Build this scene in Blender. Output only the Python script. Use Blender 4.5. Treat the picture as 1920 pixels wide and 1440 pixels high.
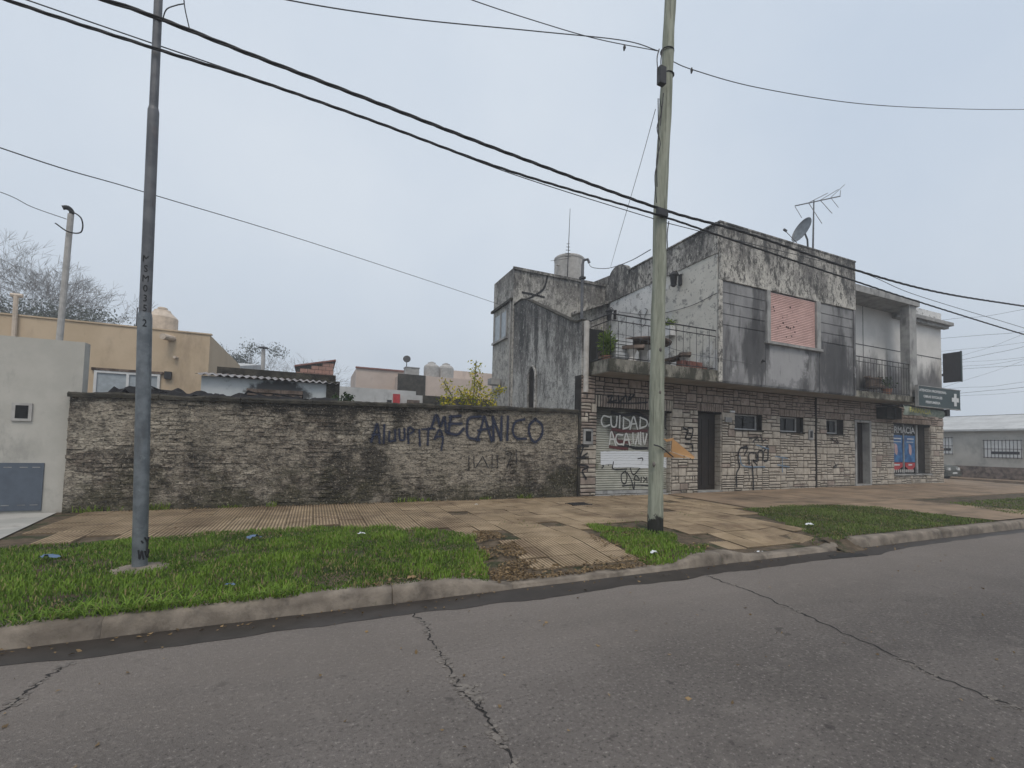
import bpy, math, random
import numpy as np
from mathutils import Vector, Matrix, noise

for o in list(bpy.data.objects):
    bpy.data.objects.remove(o)
random.seed(7); np.random.seed(7)
S = bpy.context.scene
COL = S.collection
R = math.radians

# ------------------------------------------------------------------ camera
YAW, PIT, ROL, FPX, CX, CY = 4.32024082e-01, 4.84980625e-02, 2.20764377e-02, 871.9, 991.5, 791.8
C = np.array([0., 0., 1.55])
cf = np.array([math.sin(YAW)*math.cos(PIT), math.cos(YAW)*math.cos(PIT), math.sin(PIT)])
cr = np.array([math.cos(YAW), -math.sin(YAW), 0.])
cu = np.cross(cr, cf)
cr, cu = math.cos(ROL)*cr+math.sin(ROL)*cu, -math.sin(ROL)*cr+math.cos(ROL)*cu
cam = bpy.data.cameras.new('camera')
co = bpy.data.objects.new('camera', cam); COL.objects.link(co)
co.matrix_world = Matrix(((cr[0], cu[0], -cf[0], C[0]), (cr[1], cu[1], -cf[1], C[1]), (cr[2], cu[2], -cf[2], C[2]), (0, 0, 0, 1)))
cam.sensor_fit = 'HORIZONTAL'; cam.sensor_width = 36.0
cam.lens = FPX/1920*36
cam.shift_x = (960-CX)/1920; cam.shift_y = (CY-720)/1920
cam.clip_start = 0.05; cam.clip_end = 2000
S.camera = co

# ------------------------------------------------------------------ sky, sun, exposure
SUN_EL, SUN_AZ = R(58), R(200)     # soft sun behind the fog, over the viewer's shoulder
w = bpy.data.worlds.new('World'); S.world = w; w.use_nodes = True
wn = w.node_tree; wn.nodes.clear()
sky = wn.nodes.new('ShaderNodeTexSky'); sky.sky_type = 'NISHITA'; sky.sun_disc = False
sky.sun_elevation = SUN_EL; sky.sun_rotation = SUN_AZ; sky.dust_density = 6; sky.air_density = 1.2; sky.ozone_density = 2
mixw = wn.nodes.new('ShaderNodeMix'); mixw.data_type = 'RGBA'; mixw.inputs[0].default_value = 0.86
bg = wn.nodes.new('ShaderNodeBackground'); bg.inputs[1].default_value = 0.1
wo = wn.nodes.new('ShaderNodeOutputWorld')
tcw = wn.nodes.new('ShaderNodeTexCoord'); nzw = wn.nodes.new('ShaderNodeTexNoise'); nzw.inputs['Scale'].default_value = 1.7; nzw.inputs['Detail'].default_value = 5; nzw.inputs['Roughness'].default_value = .5
crw = wn.nodes.new('ShaderNodeMix'); crw.data_type = 'RGBA'; crw.inputs[6].default_value = (6.5, 7.45, 8.7, 1); crw.inputs[7].default_value = (8.1, 8.8, 9.6, 1)   # thicker and thinner fog
mrw = wn.nodes.new('ShaderNodeMapRange'); mrw.inputs[1].default_value = .3; mrw.inputs[2].default_value = .7
wn.links.new(tcw.outputs['Generated'], nzw.inputs['Vector']); wn.links.new(nzw.outputs['Fac'], mrw.inputs[0]); wn.links.new(mrw.outputs[0], crw.inputs[0]); wn.links.new(crw.outputs[2], mixw.inputs[7])
wn.links.new(sky.outputs[0], mixw.inputs[6]); wn.links.new(mixw.outputs[2], bg.inputs[0]); wn.links.new(bg.outputs[0], wo.inputs[0])
sl = bpy.data.lights.new('sun', 'SUN'); sl.energy = 1.45; sl.angle = R(24); sl.color = (1, .89, .76)
so = bpy.data.objects.new('sun', sl); COL.objects.link(so)
sd = Vector((math.sin(SUN_AZ)*math.cos(SUN_EL), math.cos(SUN_AZ)*math.cos(SUN_EL), math.sin(SUN_EL)))
so.rotation_euler = sd.to_track_quat('Z', 'Y').to_euler(); so.location = (0, -5, 30)
S.view_settings.view_transform = 'Standard'; S.view_settings.look = 'None'
S.view_settings.exposure = 0.0; S.view_settings.gamma = 1.0; S.view_settings.use_curve_mapping = False

# ------------------------------------------------------------------ helpers
def on(px, py, x=None, y=None, z=None):
    """photo pixel (1920 x 1440) -> point on the plane x=, y= or z="""
    d = (px-CX)/FPX*cr-(py-CY)/FPX*cu+cf
    t = (x-C[0])/d[0] if x is not None else (y-C[1])/d[1] if y is not None else (z-C[2])/d[2]
    return Vector(C+t*d)

def sstep(a, b, t):
    t = min(1, max(0, (t-a)/(b-a))); return t*t*(3-2*t)

CROSS = ((1.35, 4.65, .10), (5.2, 7.75, .095))      # dropped kerbs: from x, to x, drop
def gz(x, y):
    """height of the pavement and verge"""
    t = min(1.15, max(0, (y-4.85)/5.88)); d = 0
    for x0, x1, k in CROSS: d += k*sstep(x0, x0+.6, x)*(1-sstep(x1-.4, x1, x))
    return .148+.052*t+.12*sstep(7, 24, x)*t-d*(1-sstep(4.85, 6.4, y))

W = {}
def link(o, parent=None):
    COL.objects.link(o)
    if parent is not None:
        o.parent = parent
        o.matrix_parent_inverse = W.get(parent.name, Matrix()).inverted()
    return o

def thing(name, label, cat, loc=(0, 0, 0), group=None):
    o = bpy.data.objects.new(name, None); o.empty_display_size = .1
    COL.objects.link(o); o.location = loc; W[o.name] = Matrix.Translation(loc)
    o['label'] = label; o['category'] = cat
    if group: o['group'] = group
    return o

def tag(o, label=None, cat=None, group=None, kind=None):
    for k, v in (('label', label), ('category', cat), ('group', group), ('kind', kind)):
        if v: o[k] = v
    return o

class MB:
    def __init__(s): s.v = []; s.f = []; s.uv = None
    def poly(s, pts):
        n = len(s.v); s.v += [tuple(p) for p in pts]; s.f.append(tuple(range(n, n+len(pts)))); return s
    def box(s, x0, x1, y0, y1, z0, z1, jit=0):
        n = len(s.v); j = (lambda: random.uniform(-jit, jit)) if jit else (lambda: 0)
        for z in (z0, z1):
            for x, y in ((x0, y0), (x1, y0), (x1, y1), (x0, y1)):
                s.v.append((x+j(), y+j(), z+j()))
        s.f += [tuple(n+i for i in q) for q in ((0, 3, 2, 1), (4, 5, 6, 7), (0, 1, 5, 4), (1, 2, 6, 5), (2, 3, 7, 6), (3, 0, 4, 7))]
        return s
    def prism(s, pts, d):
        """polygon of points, extruded by vector d"""
        n = len(s.v); k = len(pts); d = Vector(d)
        s.v += [tuple(p) for p in pts]+[tuple(Vector(p)+d) for p in pts]
        s.f.append(tuple(range(n+k-1, n-1, -1))); s.f.append(tuple(range(n+k, n+2*k)))
        for i in range(k): s.f.append((n+i, n+(i+1) % k, n+k+(i+1) % k, n+k+i))
        return s
    def tube(s, pts, rad, sides=6, caps=True):
        pts = [Vector(p) for p in pts]; m = len(pts); n = len(s.v)
        if not hasattr(rad, '__len__'): rad = [rad]*m
        up = None
        for i, p in enumerate(pts):
            t = (pts[min(i+1, m-1)]-pts[max(i-1, 0)])
            t = t.normalized() if t.length > 1e-9 else Vector((0, 0, 1))
            if up is None:
                a = Vector((0, 0, 1)) if abs(t.z) < .9 else Vector((1, 0, 0)); up = t.cross(a).normalized()
            else:
                up = up-t*up.dot(t); up = up.normalized() if up.length > 1e-6 else t.orthogonal().normalized()
            b = t.cross(up)
            for k in range(sides):
                a = 2*math.pi*k/sides
                s.v.append(tuple(p+(up*math.cos(a)+b*math.sin(a))*rad[i]))
        for i in range(m-1):
            for k in range(sides):
                a = n+i*sides+k; b2 = n+i*sides+(k+1) % sides
                s.f.append((a, b2, b2+sides, a+sides))
        if caps:
            s.f.append(tuple(n+k for k in range(sides-1, -1, -1))); s.f.append(tuple(n+(m-1)*sides+k for k in range(sides)))
        return s
    def lathe(s, c, prof, sides=16):
        """profile [(r, z)] round the vertical through c"""
        n = len(s.v)
        for r, z in prof:
            for k in range(sides):
                a = 2*math.pi*k/sides; s.v.append((c[0]+r*math.cos(a), c[1]+r*math.sin(a), c[2]+z))
        for i in range(len(prof)-1):
            for k in range(sides):
                a = n+i*sides+k; b = n+i*sides+(k+1) % sides; s.f.append((a, b, b+sides, a+sides))
        s.f.append(tuple(n+k for k in range(sides-1, -1, -1))); s.f.append(tuple(n+(len(prof)-1)*sides+k for k in range(sides)))
        return s
    def grid(s, nx, ny, fn):
        n = len(s.v)
        for j in range(ny+1):
            for i in range(nx+1): s.v.append(tuple(fn(i/nx, j/ny)))
        for j in range(ny):
            for i in range(nx):
                a = n+j*(nx+1)+i; s.f.append((a, a+1, a+nx+2, a+nx+1))
        return s
    def mesh(s, name, smooth=False):
        m = bpy.data.meshes.new(name); m.from_pydata(s.v, [], s.f)
        if s.uv: 
            l = m.uv_layers.new(name='UVMap'); l.data.foreach_set('uv', np.array(s.uv, dtype=np.float32)[[i for f in s.f for i in f]].ravel())
        if smooth: m.polygons.foreach_set('use_smooth', [True]*len(m.polygons))
        m.update(); return m
    def build(s, name, mat, parent=None, smooth=False, kind=None, label=None):
        m = s.mesh(name, smooth); m.materials.append(mat)
        o = bpy.data.objects.new(name, m); link(o, parent)
        return tag(o, kind=kind, label=label)

def inst(name, mesh, parent, loc, rot=(0, 0, 0), scale=(1, 1, 1)):
    o = bpy.data.objects.new(name, mesh); o.location = loc; o.rotation_euler = rot; o.scale = scale
    return link(o, parent)

def smooth_path(pts, n=12):
    pts = [Vector(p) for p in pts]; out = []
    P = [pts[0]*2-pts[1]]+pts+[pts[-1]*2-pts[-2]]
    for i in range(1, len(P)-2):
        a, b, c, d = P[i-1:i+3]
        for k in range(n):
            t = k/n
            out.append(.5*((2*b)+(c-a)*t+(2*a-5*b+4*c-d)*t*t+(3*b-a-3*c+d)*t**3))
    out.append(pts[-1]); return out

def textmesh(txt, bold=0):
    cu_ = bpy.data.curves.new('txt', 'FONT'); cu_.body = txt; cu_.align_x = 'CENTER'; cu_.align_y = 'CENTER'; cu_.offset = bold; cu_.resolution_u = 3
    o = bpy.data.objects.new('txt', cu_); COL.objects.link(o)
    dg = bpy.context.evaluated_depsgraph_get(); m = o.evaluated_get(dg).to_mesh()
    m.calc_loop_triangles(); v = [tuple(x.co) for x in m.vertices]; f = [tuple(p.vertices) for p in m.loop_triangles]
    o.evaluated_get(dg).to_mesh_clear(); bpy.data.objects.remove(o); bpy.data.curves.remove(cu_)
    return v, f

# ------------------------------------------------------------------ materials
class NT:
    def __init__(s, name):
        s.m = bpy.data.materials.new(name); s.m.use_nodes = True; s.t = s.m.node_tree
        s.b = s.t.nodes['Principled BSDF']; s.out = s.t.nodes['Material Output']
        s.pos = s.t.nodes.new('ShaderNodeNewGeometry').outputs['Position']
    def n(s, typ, **kw):
        nd = s.t.nodes.new(typ)
        for k, v in kw.items(): setattr(nd, k, v)
        return nd
    def set(s, sock, val):
        if hasattr(val, 'node'): s.t.links.new(val, sock)
        else: sock.default_value = val
    def math(s, op, a, b=0, c=None):
        nd = s.n('ShaderNodeMath', operation=op); s.set(nd.inputs[0], a); s.set(nd.inputs[1], b)
        if c is not None: s.set(nd.inputs[2], c)
        return nd.outputs[0]
    def mapr(s, v, a, b, c=0, d=1):
        nd = s.n('ShaderNodeMapRange'); nd.interpolation_type = 'SMOOTHSTEP'
        for i, x in enumerate((v, a, b, c, d)): s.set(nd.inputs[i], x)
        return nd.outputs[0]
    def noise(s, scale, stretch=(1, 1, 1), detail=6, rough=.6, off=0, vec=None):
        mp = s.n('ShaderNodeMapping'); s.set(mp.inputs[0], vec if vec is not None else s.pos)
        mp.inputs[1].default_value = (off, off*1.7, off*.6); mp.inputs[3].default_value = stretch
        nd = s.n('ShaderNodeTexNoise'); s.set(nd.inputs['Vector'], mp.outputs[0])
        nd.inputs['Scale'].default_value = scale; nd.inputs['Detail'].default_value = detail; nd.inputs['Roughness'].default_value = rough
        return nd.outputs['Fac']
    def mix(s, fac, a, b, mode='MIX'):
        nd = s.n('ShaderNodeMix', data_type='RGBA', blend_type=mode); s.set(nd.inputs[0], fac)
        for i, v in ((6, a), (7, b)):
            s.set(nd.inputs[i], v if hasattr(v, 'node') else tuple(v)+(1,)*(4-len(v)))
        return nd.outputs[2]
    def z(s):
        nd = s.n('ShaderNodeSeparateXYZ'); s.set(nd.inputs[0], s.pos); return nd.outputs[2]
    def rnd(s): return s.n('ShaderNodeObjectInfo').outputs['Random']

def surf(name, c1, c2, scale=3, stretch=(1, 1, 1), dirt=(), rough=.85, bump=.3, bscale=60, bdist=.01, rnd=0, spec=.3, metal=0, off=0, lo=.35, hi=.65):
    """two-tone mottled surface plus layers of stains [dict(c, scale, stretch, lo, hi, fac, zg)]"""
    t = NT(name)
    col = t.mix(t.mapr(t.noise(scale, stretch, off=off), lo, hi), c1, c2)
    for i, d in enumerate(dirt):
        m = t.noise(d.get('scale', 2), d.get('stretch', (1, 1, 1)), detail=d.get('detail', 8), rough=d.get('rough', .65), off=off+3.1*(i+1))
        if 'zg' in d:
            z0, k = d['zg']; m = t.math('ADD', m, t.math('MULTIPLY', t.math('SUBTRACT', t.z(), z0), k))
        if 'spot' in d:
            p, r = d['spot']; vm = t.n('ShaderNodeVectorMath', operation='SUBTRACT'); t.set(vm.inputs[0], t.pos); vm.inputs[1].default_value = p
            v2 = t.n('ShaderNodeVectorMath', operation='DIVIDE'); t.set(v2.inputs[0], vm.outputs[0]); v2.inputs[1].default_value = r
            v3 = t.n('ShaderNodeVectorMath', operation='LENGTH'); t.set(v3.inputs[0], v2.outputs[0])
            m = t.math('ADD', t.math('MULTIPLY', m, 2.0), t.mapr(v3.outputs['Value'], .0, 1.5, .12, -1.1))
        m = t.math('MULTIPLY', t.mapr(m, d.get('lo', .5), d.get('hi', .65)), d.get('fac', 1))
        col = t.mix(m, col, d['c'])
    if rnd:
        col = t.mix(1, col, t.n('ShaderNodeCombineColor').outputs[0], 'MULTIPLY') if False else col
        hsv = t.n('ShaderNodeHueSaturation'); t.set(hsv.inputs['Color'], col)
        t.set(hsv.inputs['Value'], t.math('ADD', 1-rnd, t.math('MULTIPLY', t.rnd(), 2*rnd))); col = hsv.outputs[0]
    t.set(t.b.inputs['Base Color'], col); t.b.inputs['Roughness'].default_value = rough
    t.b.inputs['Specular IOR Level'].default_value = spec; t.b.inputs['Metallic'].default_value = metal
    if bump:
        bn = t.n('ShaderNodeBump'); bn.inputs['Strength'].default_value = bump; bn.inputs['Distance'].default_value = bdist
        t.set(bn.inputs['Height'], t.noise(bscale, (1, 1, 1), detail=4)); t.set(t.b.inputs['Normal'], bn.outputs[0])
    return t.m

def plain(name, c, rough=.5, metal=0, spec=.4, var=.12):
    return surf(name, tuple(x*(1-var) for x in c), tuple(min(1, x*(1+var)) for x in c), scale=7, rough=rough, metal=metal, spec=spec, bump=.08, bscale=40)

def paint(name, c, soft=.35, cover=.55, nscale=30, thick=0.0):
    """sprayed paint: solid in the middle of the stroke, breaking up towards its edge"""
    t = NT(name); uv = t.n('ShaderNodeUVMap'); sp = t.n('ShaderNodeSeparateXYZ'); t.set(sp.inputs[0], uv.outputs[0])
    d = t.math('ABSOLUTE', t.math('SUBTRACT', sp.outputs[0], .5))
    a = t.mapr(d, .5, .5-soft)
    g = t.mapr(t.math('ADD', a, t.math('MULTIPLY', t.math('SUBTRACT', t.noise(nscale, (1, 1, 2.5), detail=5), .5), 1.6)), 1-cover-.25, 1-cover+.25)
    t.b.inputs['Base Color'].default_value = c+(1,); t.b.inputs['Roughness'].default_value = .8
    t.set(t.b.inputs['Alpha'], t.math('MULTIPLY', g, a))
    return t.m

MAT = {}
MAT['asphalt'] = None
def asphalt():
    t = NT('asphalt')
    big = t.noise(.35, detail=4, off=2); mid = t.noise(2.2, (1, 1.6, 1), detail=8, rough=.7, off=5); fine = t.noise(38, detail=4, rough=.8); blot = t.noise(7, detail=5, rough=.7, off=9)
    lane = t.noise(.9, (.12, 1, 1), detail=3, off=4); spot = t.noise(5.5, detail=3, rough=.6, off=14); grit = t.noise(20, detail=3, rough=.6, off=3)
    c = t.mix(t.mapr(big, .35, .65), (.128, .115, .106), (.176, .158, .146))
    c = t.mix(t.math('MULTIPLY', t.mapr(lane, .42, .62), .45), c, (.092, .083, .078))
    c = t.mix(t.math('MULTIPLY', t.mapr(mid, .45, .72), .45), c, (.088, .079, .074))
    c = t.mix(t.math('MULTIPLY', t.mapr(blot, .52, .7), .5), c, (.21, .19, .172))
    c = t.mix(t.math('MULTIPLY', t.mapr(fine, .55, .68), .8), c, (.34, .31, .285))
    c = t.mix(t.math('MULTIPLY', t.mapr(fine, .46, .33), .8), c, (.035, .032, .03))
    c = t.mix(t.math('MULTIPLY', t.mapr(spot, .66, .72), .6), c, (.045, .041, .039))
    c = t.mix(t.math('MULTIPLY', t.mapr(grit, .69, .74), .75), c, (.03, .027, .025))
    sp = t.n('ShaderNodeSeparateXYZ'); t.set(sp.inputs[0], t.pos)
    # paler margin beside the gutter, a few metres wide
    edge = t.mapr(t.math('ADD', sp.outputs[1], t.math('MULTIPLY', t.math('SUBTRACT', mid, .5), 1.8)), 2.3, 4.1)
    c = t.mix(t.math('MULTIPLY', edge, .5), c, (.25, .22, .195))
    t.set(t.b.inputs['Base Color'], c); t.b.inputs['Roughness'].default_value = .85; t.b.inputs['Specular IOR Level'].default_value = .2
    bn = t.n('ShaderNodeBump'); bn.inputs['Strength'].default_value = .9; bn.inputs['Distance'].default_value = .014
    t.set(bn.inputs['Height'], t.math('ADD', fine, t.noise(110, detail=2))); t.set(t.b.inputs['Normal'], bn.outputs[0])
    return t.m
MAT['asphalt'] = asphalt()
MAT['crack'] = plain('crack_filler', (.022, .02, .019), .95)
MAT['rubble'] = surf('crumbled_asphalt', (.12, .108, .098), (.2, .18, .16), scale=20, bump=.4)
MAT['wet'] = surf('wet_silt', (.030, .025, .021), (.043, .036, .031), scale=5, rough=.5, spec=.35, bump=.2, bscale=40, bdist=.004)
MAT['kerb'] = surf('kerb_concrete', (.15, .127, .103), (.25, .215, .175), scale=4, dirt=[dict(c=(.05, .042, .036), scale=3, lo=.5, hi=.72, fac=.75), dict(c=(.06, .065, .03), scale=9, lo=.6, hi=.75, fac=.6)], bump=.5, bscale=45, bdist=.012)
MAT['tile'] = surf('ochre_tile', (.285, .215, .135), (.385, .295, .195), scale=3, dirt=[dict(c=(.14, .095, .06), scale=1.1, lo=.46, hi=.68, fac=.8), dict(c=(.05, .045, .03), scale=5, lo=.6, hi=.74, fac=.6)], rnd=.12, bump=.3, bscale=70)
def groove_dirt(m, n, size):
    nt = m.node_tree; bs = nt.nodes['Principled BSDF']; src = bs.inputs['Base Color'].links[0].from_socket
    tc = nt.nodes.new('ShaderNodeTexCoord'); sp = nt.nodes.new('ShaderNodeSeparateXYZ'); nt.links.new(tc.outputs['Object'], sp.inputs[0])
    mr = nt.nodes.new('ShaderNodeMapRange'); mr.inputs[1].default_value = .0035; mr.inputs[2].default_value = .0075; mr.inputs[3].default_value = .55; mr.inputs[4].default_value = 0
    nt.links.new(sp.outputs[2], mr.inputs[0])
    mx = nt.nodes.new('ShaderNodeMix'); mx.data_type = 'RGBA'; mx.inputs[7].default_value = (.055, .04, .026, 1)
    nt.links.new(mr.outputs[0], mx.inputs[0]); nt.links.new(src, mx.inputs[6]); nt.links.new(mx.outputs[2], bs.inputs['Base Color'])
groove_dirt(MAT['tile'], 8, .4)
MAT['paving'] = surf('brown_concrete', (.19, .14, .095), (.28, .205, .14), scale=1.6, dirt=[dict(c=(.075, .06, .045), scale=1.3, stretch=(.4, 1.4, 1), lo=.52, hi=.7, fac=.7), dict(c=(.34, .28, .21), scale=2.4, lo=.62, hi=.74, fac=.5)], rnd=.08, bump=.35, bscale=50)
MAT['soil'] = surf('bare_soil', (.07, .052, .034), (.13, .098, .066), scale=9, dirt=[dict(c=(.035, .04, .016), scale=3, lo=.5, hi=.6)], bump=.7, bscale=30, bdist=.03)
MAT['driveway'] = surf('pale_concrete', (.33, .33, .31), (.42, .41, .385), scale=2, dirt=[dict(c=(.2, .18, .15), scale=4, lo=.58, hi=.75, fac=.6)], bump=.2)
DK = (.024, .021, .017)
def grime(c1, c2, rnd, nm):
    return surf(nm, c1, c2, scale=6, lo=.36, hi=.62, rnd=rnd, dirt=[
        dict(c=(.46, .415, .34), scale=.7, rough=.74, lo=.52, hi=.59, fac=.75),
        dict(c=(.026, .023, .018), scale=.62, rough=.74, lo=.48, hi=.58, fac=.84),
        dict(c=(.048, .045, .022), scale=1.5, rough=.7, lo=.48, hi=.66, zg=(.95, -.22), fac=.8),
        dict(c=DK, scale=2.6, rough=.7, lo=.5, hi=.7, zg=(1.98, .8), fac=.92),
        dict(c=(.45, .40, .325), scale=1.6, rough=.72, lo=.45, hi=.8, spot=((3.0, 10.73, 1.35), (2.2, 1, 1.5)), fac=.58),
        dict(c=(.42, .375, .30), scale=1.9, rough=.72, lo=.45, hi=.8, spot=((5.2, 10.73, 1.95), (2.4, 1, .9)), fac=.5),
        dict(c=(.40, .355, .285), scale=1.7, rough=.72, lo=.45, hi=.8, spot=((-2.4, 10.73, 1.8), (1.8, 1, .9)), fac=.45),
        dict(c=(.022, .019, .016), scale=8, stretch=(.55, 1, 1.7), rough=.8, lo=.5, hi=.585, fac=.72),
        dict(c=(.022, .019, .016), scale=30, stretch=(.7, 1, 1.2), rough=.7, lo=.5, hi=.6, fac=.7),
        dict(c=(.50, .44, .35), scale=24, rough=.75, lo=.56, hi=.64, fac=.6)], bump=1, bscale=38, bdist=.03)
MAT['brick'] = grime((.15, .124, .10), (.325, .288, .235), .16, 'sooty_brick')
MAT['mortar'] = grime((.10, .086, .07), (.30, .265, .215), 0, 'crumbling_mortar')
MAT['coping'] = surf('black_moss_concrete', (.022, .02, .016), (.06, .054, .042), scale=5, dirt=[dict(c=(.15, .13, .1), scale=6, lo=.62, hi=.75, fac=.6), dict(c=(.05, .055, .02), scale=9, lo=.6, hi=.7, fac=.5)], bump=.8, bscale=30, bdist=.02)
STD = [dict(c=(.2, .165, .14), scale=3, lo=.5, hi=.75, fac=.5), dict(c=(.07, .06, .05), scale=9, lo=.57, hi=.7, fac=.6), dict(c=(.09, .08, .05), scale=1.4, lo=.5, hi=.8, zg=(.5, -.35), fac=.5)]
MAT['stone'] = surf('pale_facing_stone', (.355, .318, .27), (.475, .43, .365), scale=6, dirt=STD, rnd=.11, bump=.5, bscale=38, bdist=.012)
MAT['stone2'] = surf('brown_and_shaded_stone', (.245, .20, .17), (.34, .285, .245), scale=6, dirt=STD, rnd=.11, bump=.5, bscale=38, bdist=.012)  # browner stone; on upper courses the colour holds shade and bounce under the slab
MAT['joint'] = surf('dark_joint_mortar', (.016, .014, .012), (.034, .03, .026), scale=5, bump=.4)
BLK = (.035, .036, .037)
def stucco(name, c1, c2, a=.5, sv=.32, off=0, zg=None, fine=.55, streak=.8):
    d1 = dict(c=(.12, .115, .11), scale=1.5, stretch=(1, 1, sv), rough=.72, lo=a-.06, hi=a+.1, fac=streak)
    d2 = dict(c=BLK, scale=2.6, stretch=(1, 1, sv*.8), rough=.75, lo=a+.02, hi=a+.14, fac=streak)
    if zg: d1['zg'] = zg; d2['zg'] = zg
    w = tuple(min(.7, x*1.12) for x in c2)
    return surf(name, c1, c2, scale=2, off=off, dirt=[d1, d2, dict(c=(.045, .043, .04), scale=8, stretch=(1, 1, .55), rough=.75, lo=.5, hi=.58, fac=fine),
        dict(c=w, scale=9, stretch=(1, 1, .55), rough=.75, lo=.56, hi=.62, fac=.6), dict(c=(.03, .03, .028), scale=15, rough=.8, lo=.52, hi=.6, fac=.6)], bump=.8, bscale=25, bdist=.02)
MAT['stucco_side'] = stucco('mould_streaked_stucco', (.40, .395, .375), (.52, .51, .48), a=.475, sv=.28, off=1, streak=.82, zg=(4.6, .05))
MAT['stucco_tower'] = stucco('grey_flaking_stucco', (.36, .35, .33), (.50, .485, .44), a=.50, sv=.4, off=6, streak=.78, fine=.6, zg=(7.2, .06))
MAT['stucco_band'] = stucco('blackened_parapet_stucco', (.42, .405, .375), (.55, .53, .48), a=.47, sv=.42, off=12, fine=.85, zg=(7.5, .06))
MAT['stucco_panel'] = surf('smooth_grey_render', (.19, .19, .195), (.29, .29, .292), scale=1.4, stretch=(1, 1, .45), off=4,
    dirt=[dict(c=(.06, .06, .063), scale=1.2, stretch=(1, 1, .22), rough=.7, lo=.47, hi=.64, fac=.85), dict(c=(.44, .44, .44), scale=2.2, stretch=(1, 1, .6), rough=.7, lo=.6, hi=.7, fac=.6), dict(c=(.42, .42, .425), scale=2.5, rough=.7, lo=.45, hi=.75, spot=((13.3, 9.8, 4.2), (1.5, 1, .9)), fac=.55), dict(c=(.042, .042, .045), scale=2.2, stretch=(1, 1, .25), rough=.7, lo=.45, hi=.75, spot=((15.7, 9.8, 4.3), (1.3, 1, 1.7)), fac=.8), dict(c=(.042, .042, .045), scale=2.2, stretch=(1, 1, .25), rough=.7, lo=.45, hi=.75, spot=((12.0, 9.8, 4.6), (.8, 1, 1.6)), fac=.75), dict(c=(.04, .04, .042), scale=4, stretch=(1, 1, .2), lo=.56, hi=.7, fac=.6)], bump=.3, bscale=30)
MAT['stucco_white'] = surf('white_terrace_wall', (.57, .575, .57), (.68, .68, .665), scale=1.6, off=8,
    dirt=[dict(c=(.46, .42, .31), scale=1.2, lo=.42, hi=.75, spot=((10.5, 10.6, 6.3), (1, 2.6, 3.0)), fac=.4), dict(c=(.17, .17, .165), scale=4, rough=.7, lo=.54, hi=.62, fac=.75), dict(c=(.14, .14, .135), scale=2, stretch=(1, 1, .3), rough=.7, lo=.55, hi=.68, zg=(4.6, -.12), fac=.7), dict(c=(.05, .05, .05), scale=14, lo=.6, hi=.68, fac=.7)], bump=.5, bscale=22, bdist=.015)
MAT['stucco_right'] = surf('white_wall_grey_stain', (.58, .575, .555), (.66, .65, .63), scale=1.5, off=3,
    dirt=[dict(c=(.09, .09, .095), scale=1.6, stretch=(1, 1, .25), lo=.5, hi=.8, zg=(5.6, -.24), fac=.88), dict(c=(.05, .05, .05), scale=8, stretch=(1, 1, .3), lo=.58, hi=.7, zg=(5.4, -.08), fac=.6)], bump=.3, bscale=30)
MAT['slab'] = surf('mossy_slab_edge', (.17, .16, .135), (.28, .265, .225), scale=4, dirt=[dict(c=(.03, .03, .02), scale=3, stretch=(1, 1, .5), rough=.7, lo=.40, hi=.55, fac=.9), dict(c=(.33, .34, .27), scale=11, lo=.62, hi=.7, fac=.6)], bump=.7, bscale=28, bdist=.02)
MAT['soffit'] = surf('soffit_plaster', (.24, .22, .19), (.3, .275, .24), scale=1.5, dirt=[dict(c=(.12, .11, .095), scale=2, lo=.55, hi=.75, fac=.5)], bump=.2)
MAT['pink'] = surf('faded_pink_slat', (.55, .36, .325), (.63, .425, .385), scale=3, dirt=[dict(c=(.3, .17, .15), scale=5, lo=.6, hi=.75, fac=.5)], rnd=.06, bump=.1, rough=.6)
MAT['concrete'] = surf('grey_concrete', (.25, .25, .245), (.36, .36, .35), scale=3, dirt=[dict(c=(.08, .08, .08), scale=3, stretch=(1, 1, .4), lo=.52, hi=.7, fac=.7)], bump=.4)
MAT['iron'] = plain('dark_iron', (.028, .028, .03), .6)
MAT['black'] = plain('black_void', (.008, .008, .008), .9)
MAT['door'] = surf('dark_wood_door', (.014, .010, .008), (.028, .02, .015), scale=6, stretch=(4, 4, .4), rough=.5, bump=.2)
MAT['alu'] = plain('aluminium_frame', (.42, .42, .41), .4, metal=.2)
MAT['glass'] = plain('dark_glass', (.012, .012, .012), .25, spec=.25)
MAT['paleglass'] = plain('pale_blind_glass', (.33, .37, .40), .3)
MAT['steel'] = surf('galvanised_steel', (.125, .14, .155), (.19, .21, .225), scale=9, dirt=[dict(c=(.26, .285, .29), scale=14, lo=.58, hi=.7, fac=.6), dict(c=(.08, .08, .08), scale=5, stretch=(1, 1, .3), lo=.55, hi=.7, fac=.5)], rough=.5, metal=.35, bump=.15)
MAT['steel_up'] = surf('weathered_grey_steel', (.10, .105, .115), (.15, .155, .165), scale=6, dirt=[dict(c=(.16, .12, .11), scale=5, stretch=(1, 1, .3), lo=.55, hi=.7, fac=.5)], rough=.55, metal=.3, bump=.15)
MAT['wood'] = surf('green_treated_pole', (.22, .235, .185), (.33, .345, .28), scale=5, stretch=(3, 3, .35), dirt=[dict(c=(.13, .14, .11), scale=7, stretch=(3.5, 3.5, .16), lo=.54, hi=.66, fac=.85), dict(c=(.3, .29, .24), scale=4, stretch=(2, 2, .2), lo=.56, hi=.7, fac=.5), dict(c=(.012, .011, .01), scale=6, lo=.5, hi=.6, zg=(.42, -1.6), fac=.95)], bump=.6, bscale=26, bdist=.012)
MAT['cable'] = plain('black_cable', (.018, .018, .02), .6)
MAT['wire'] = plain('grey_wire', (.06, .065, .07), .6)
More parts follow.
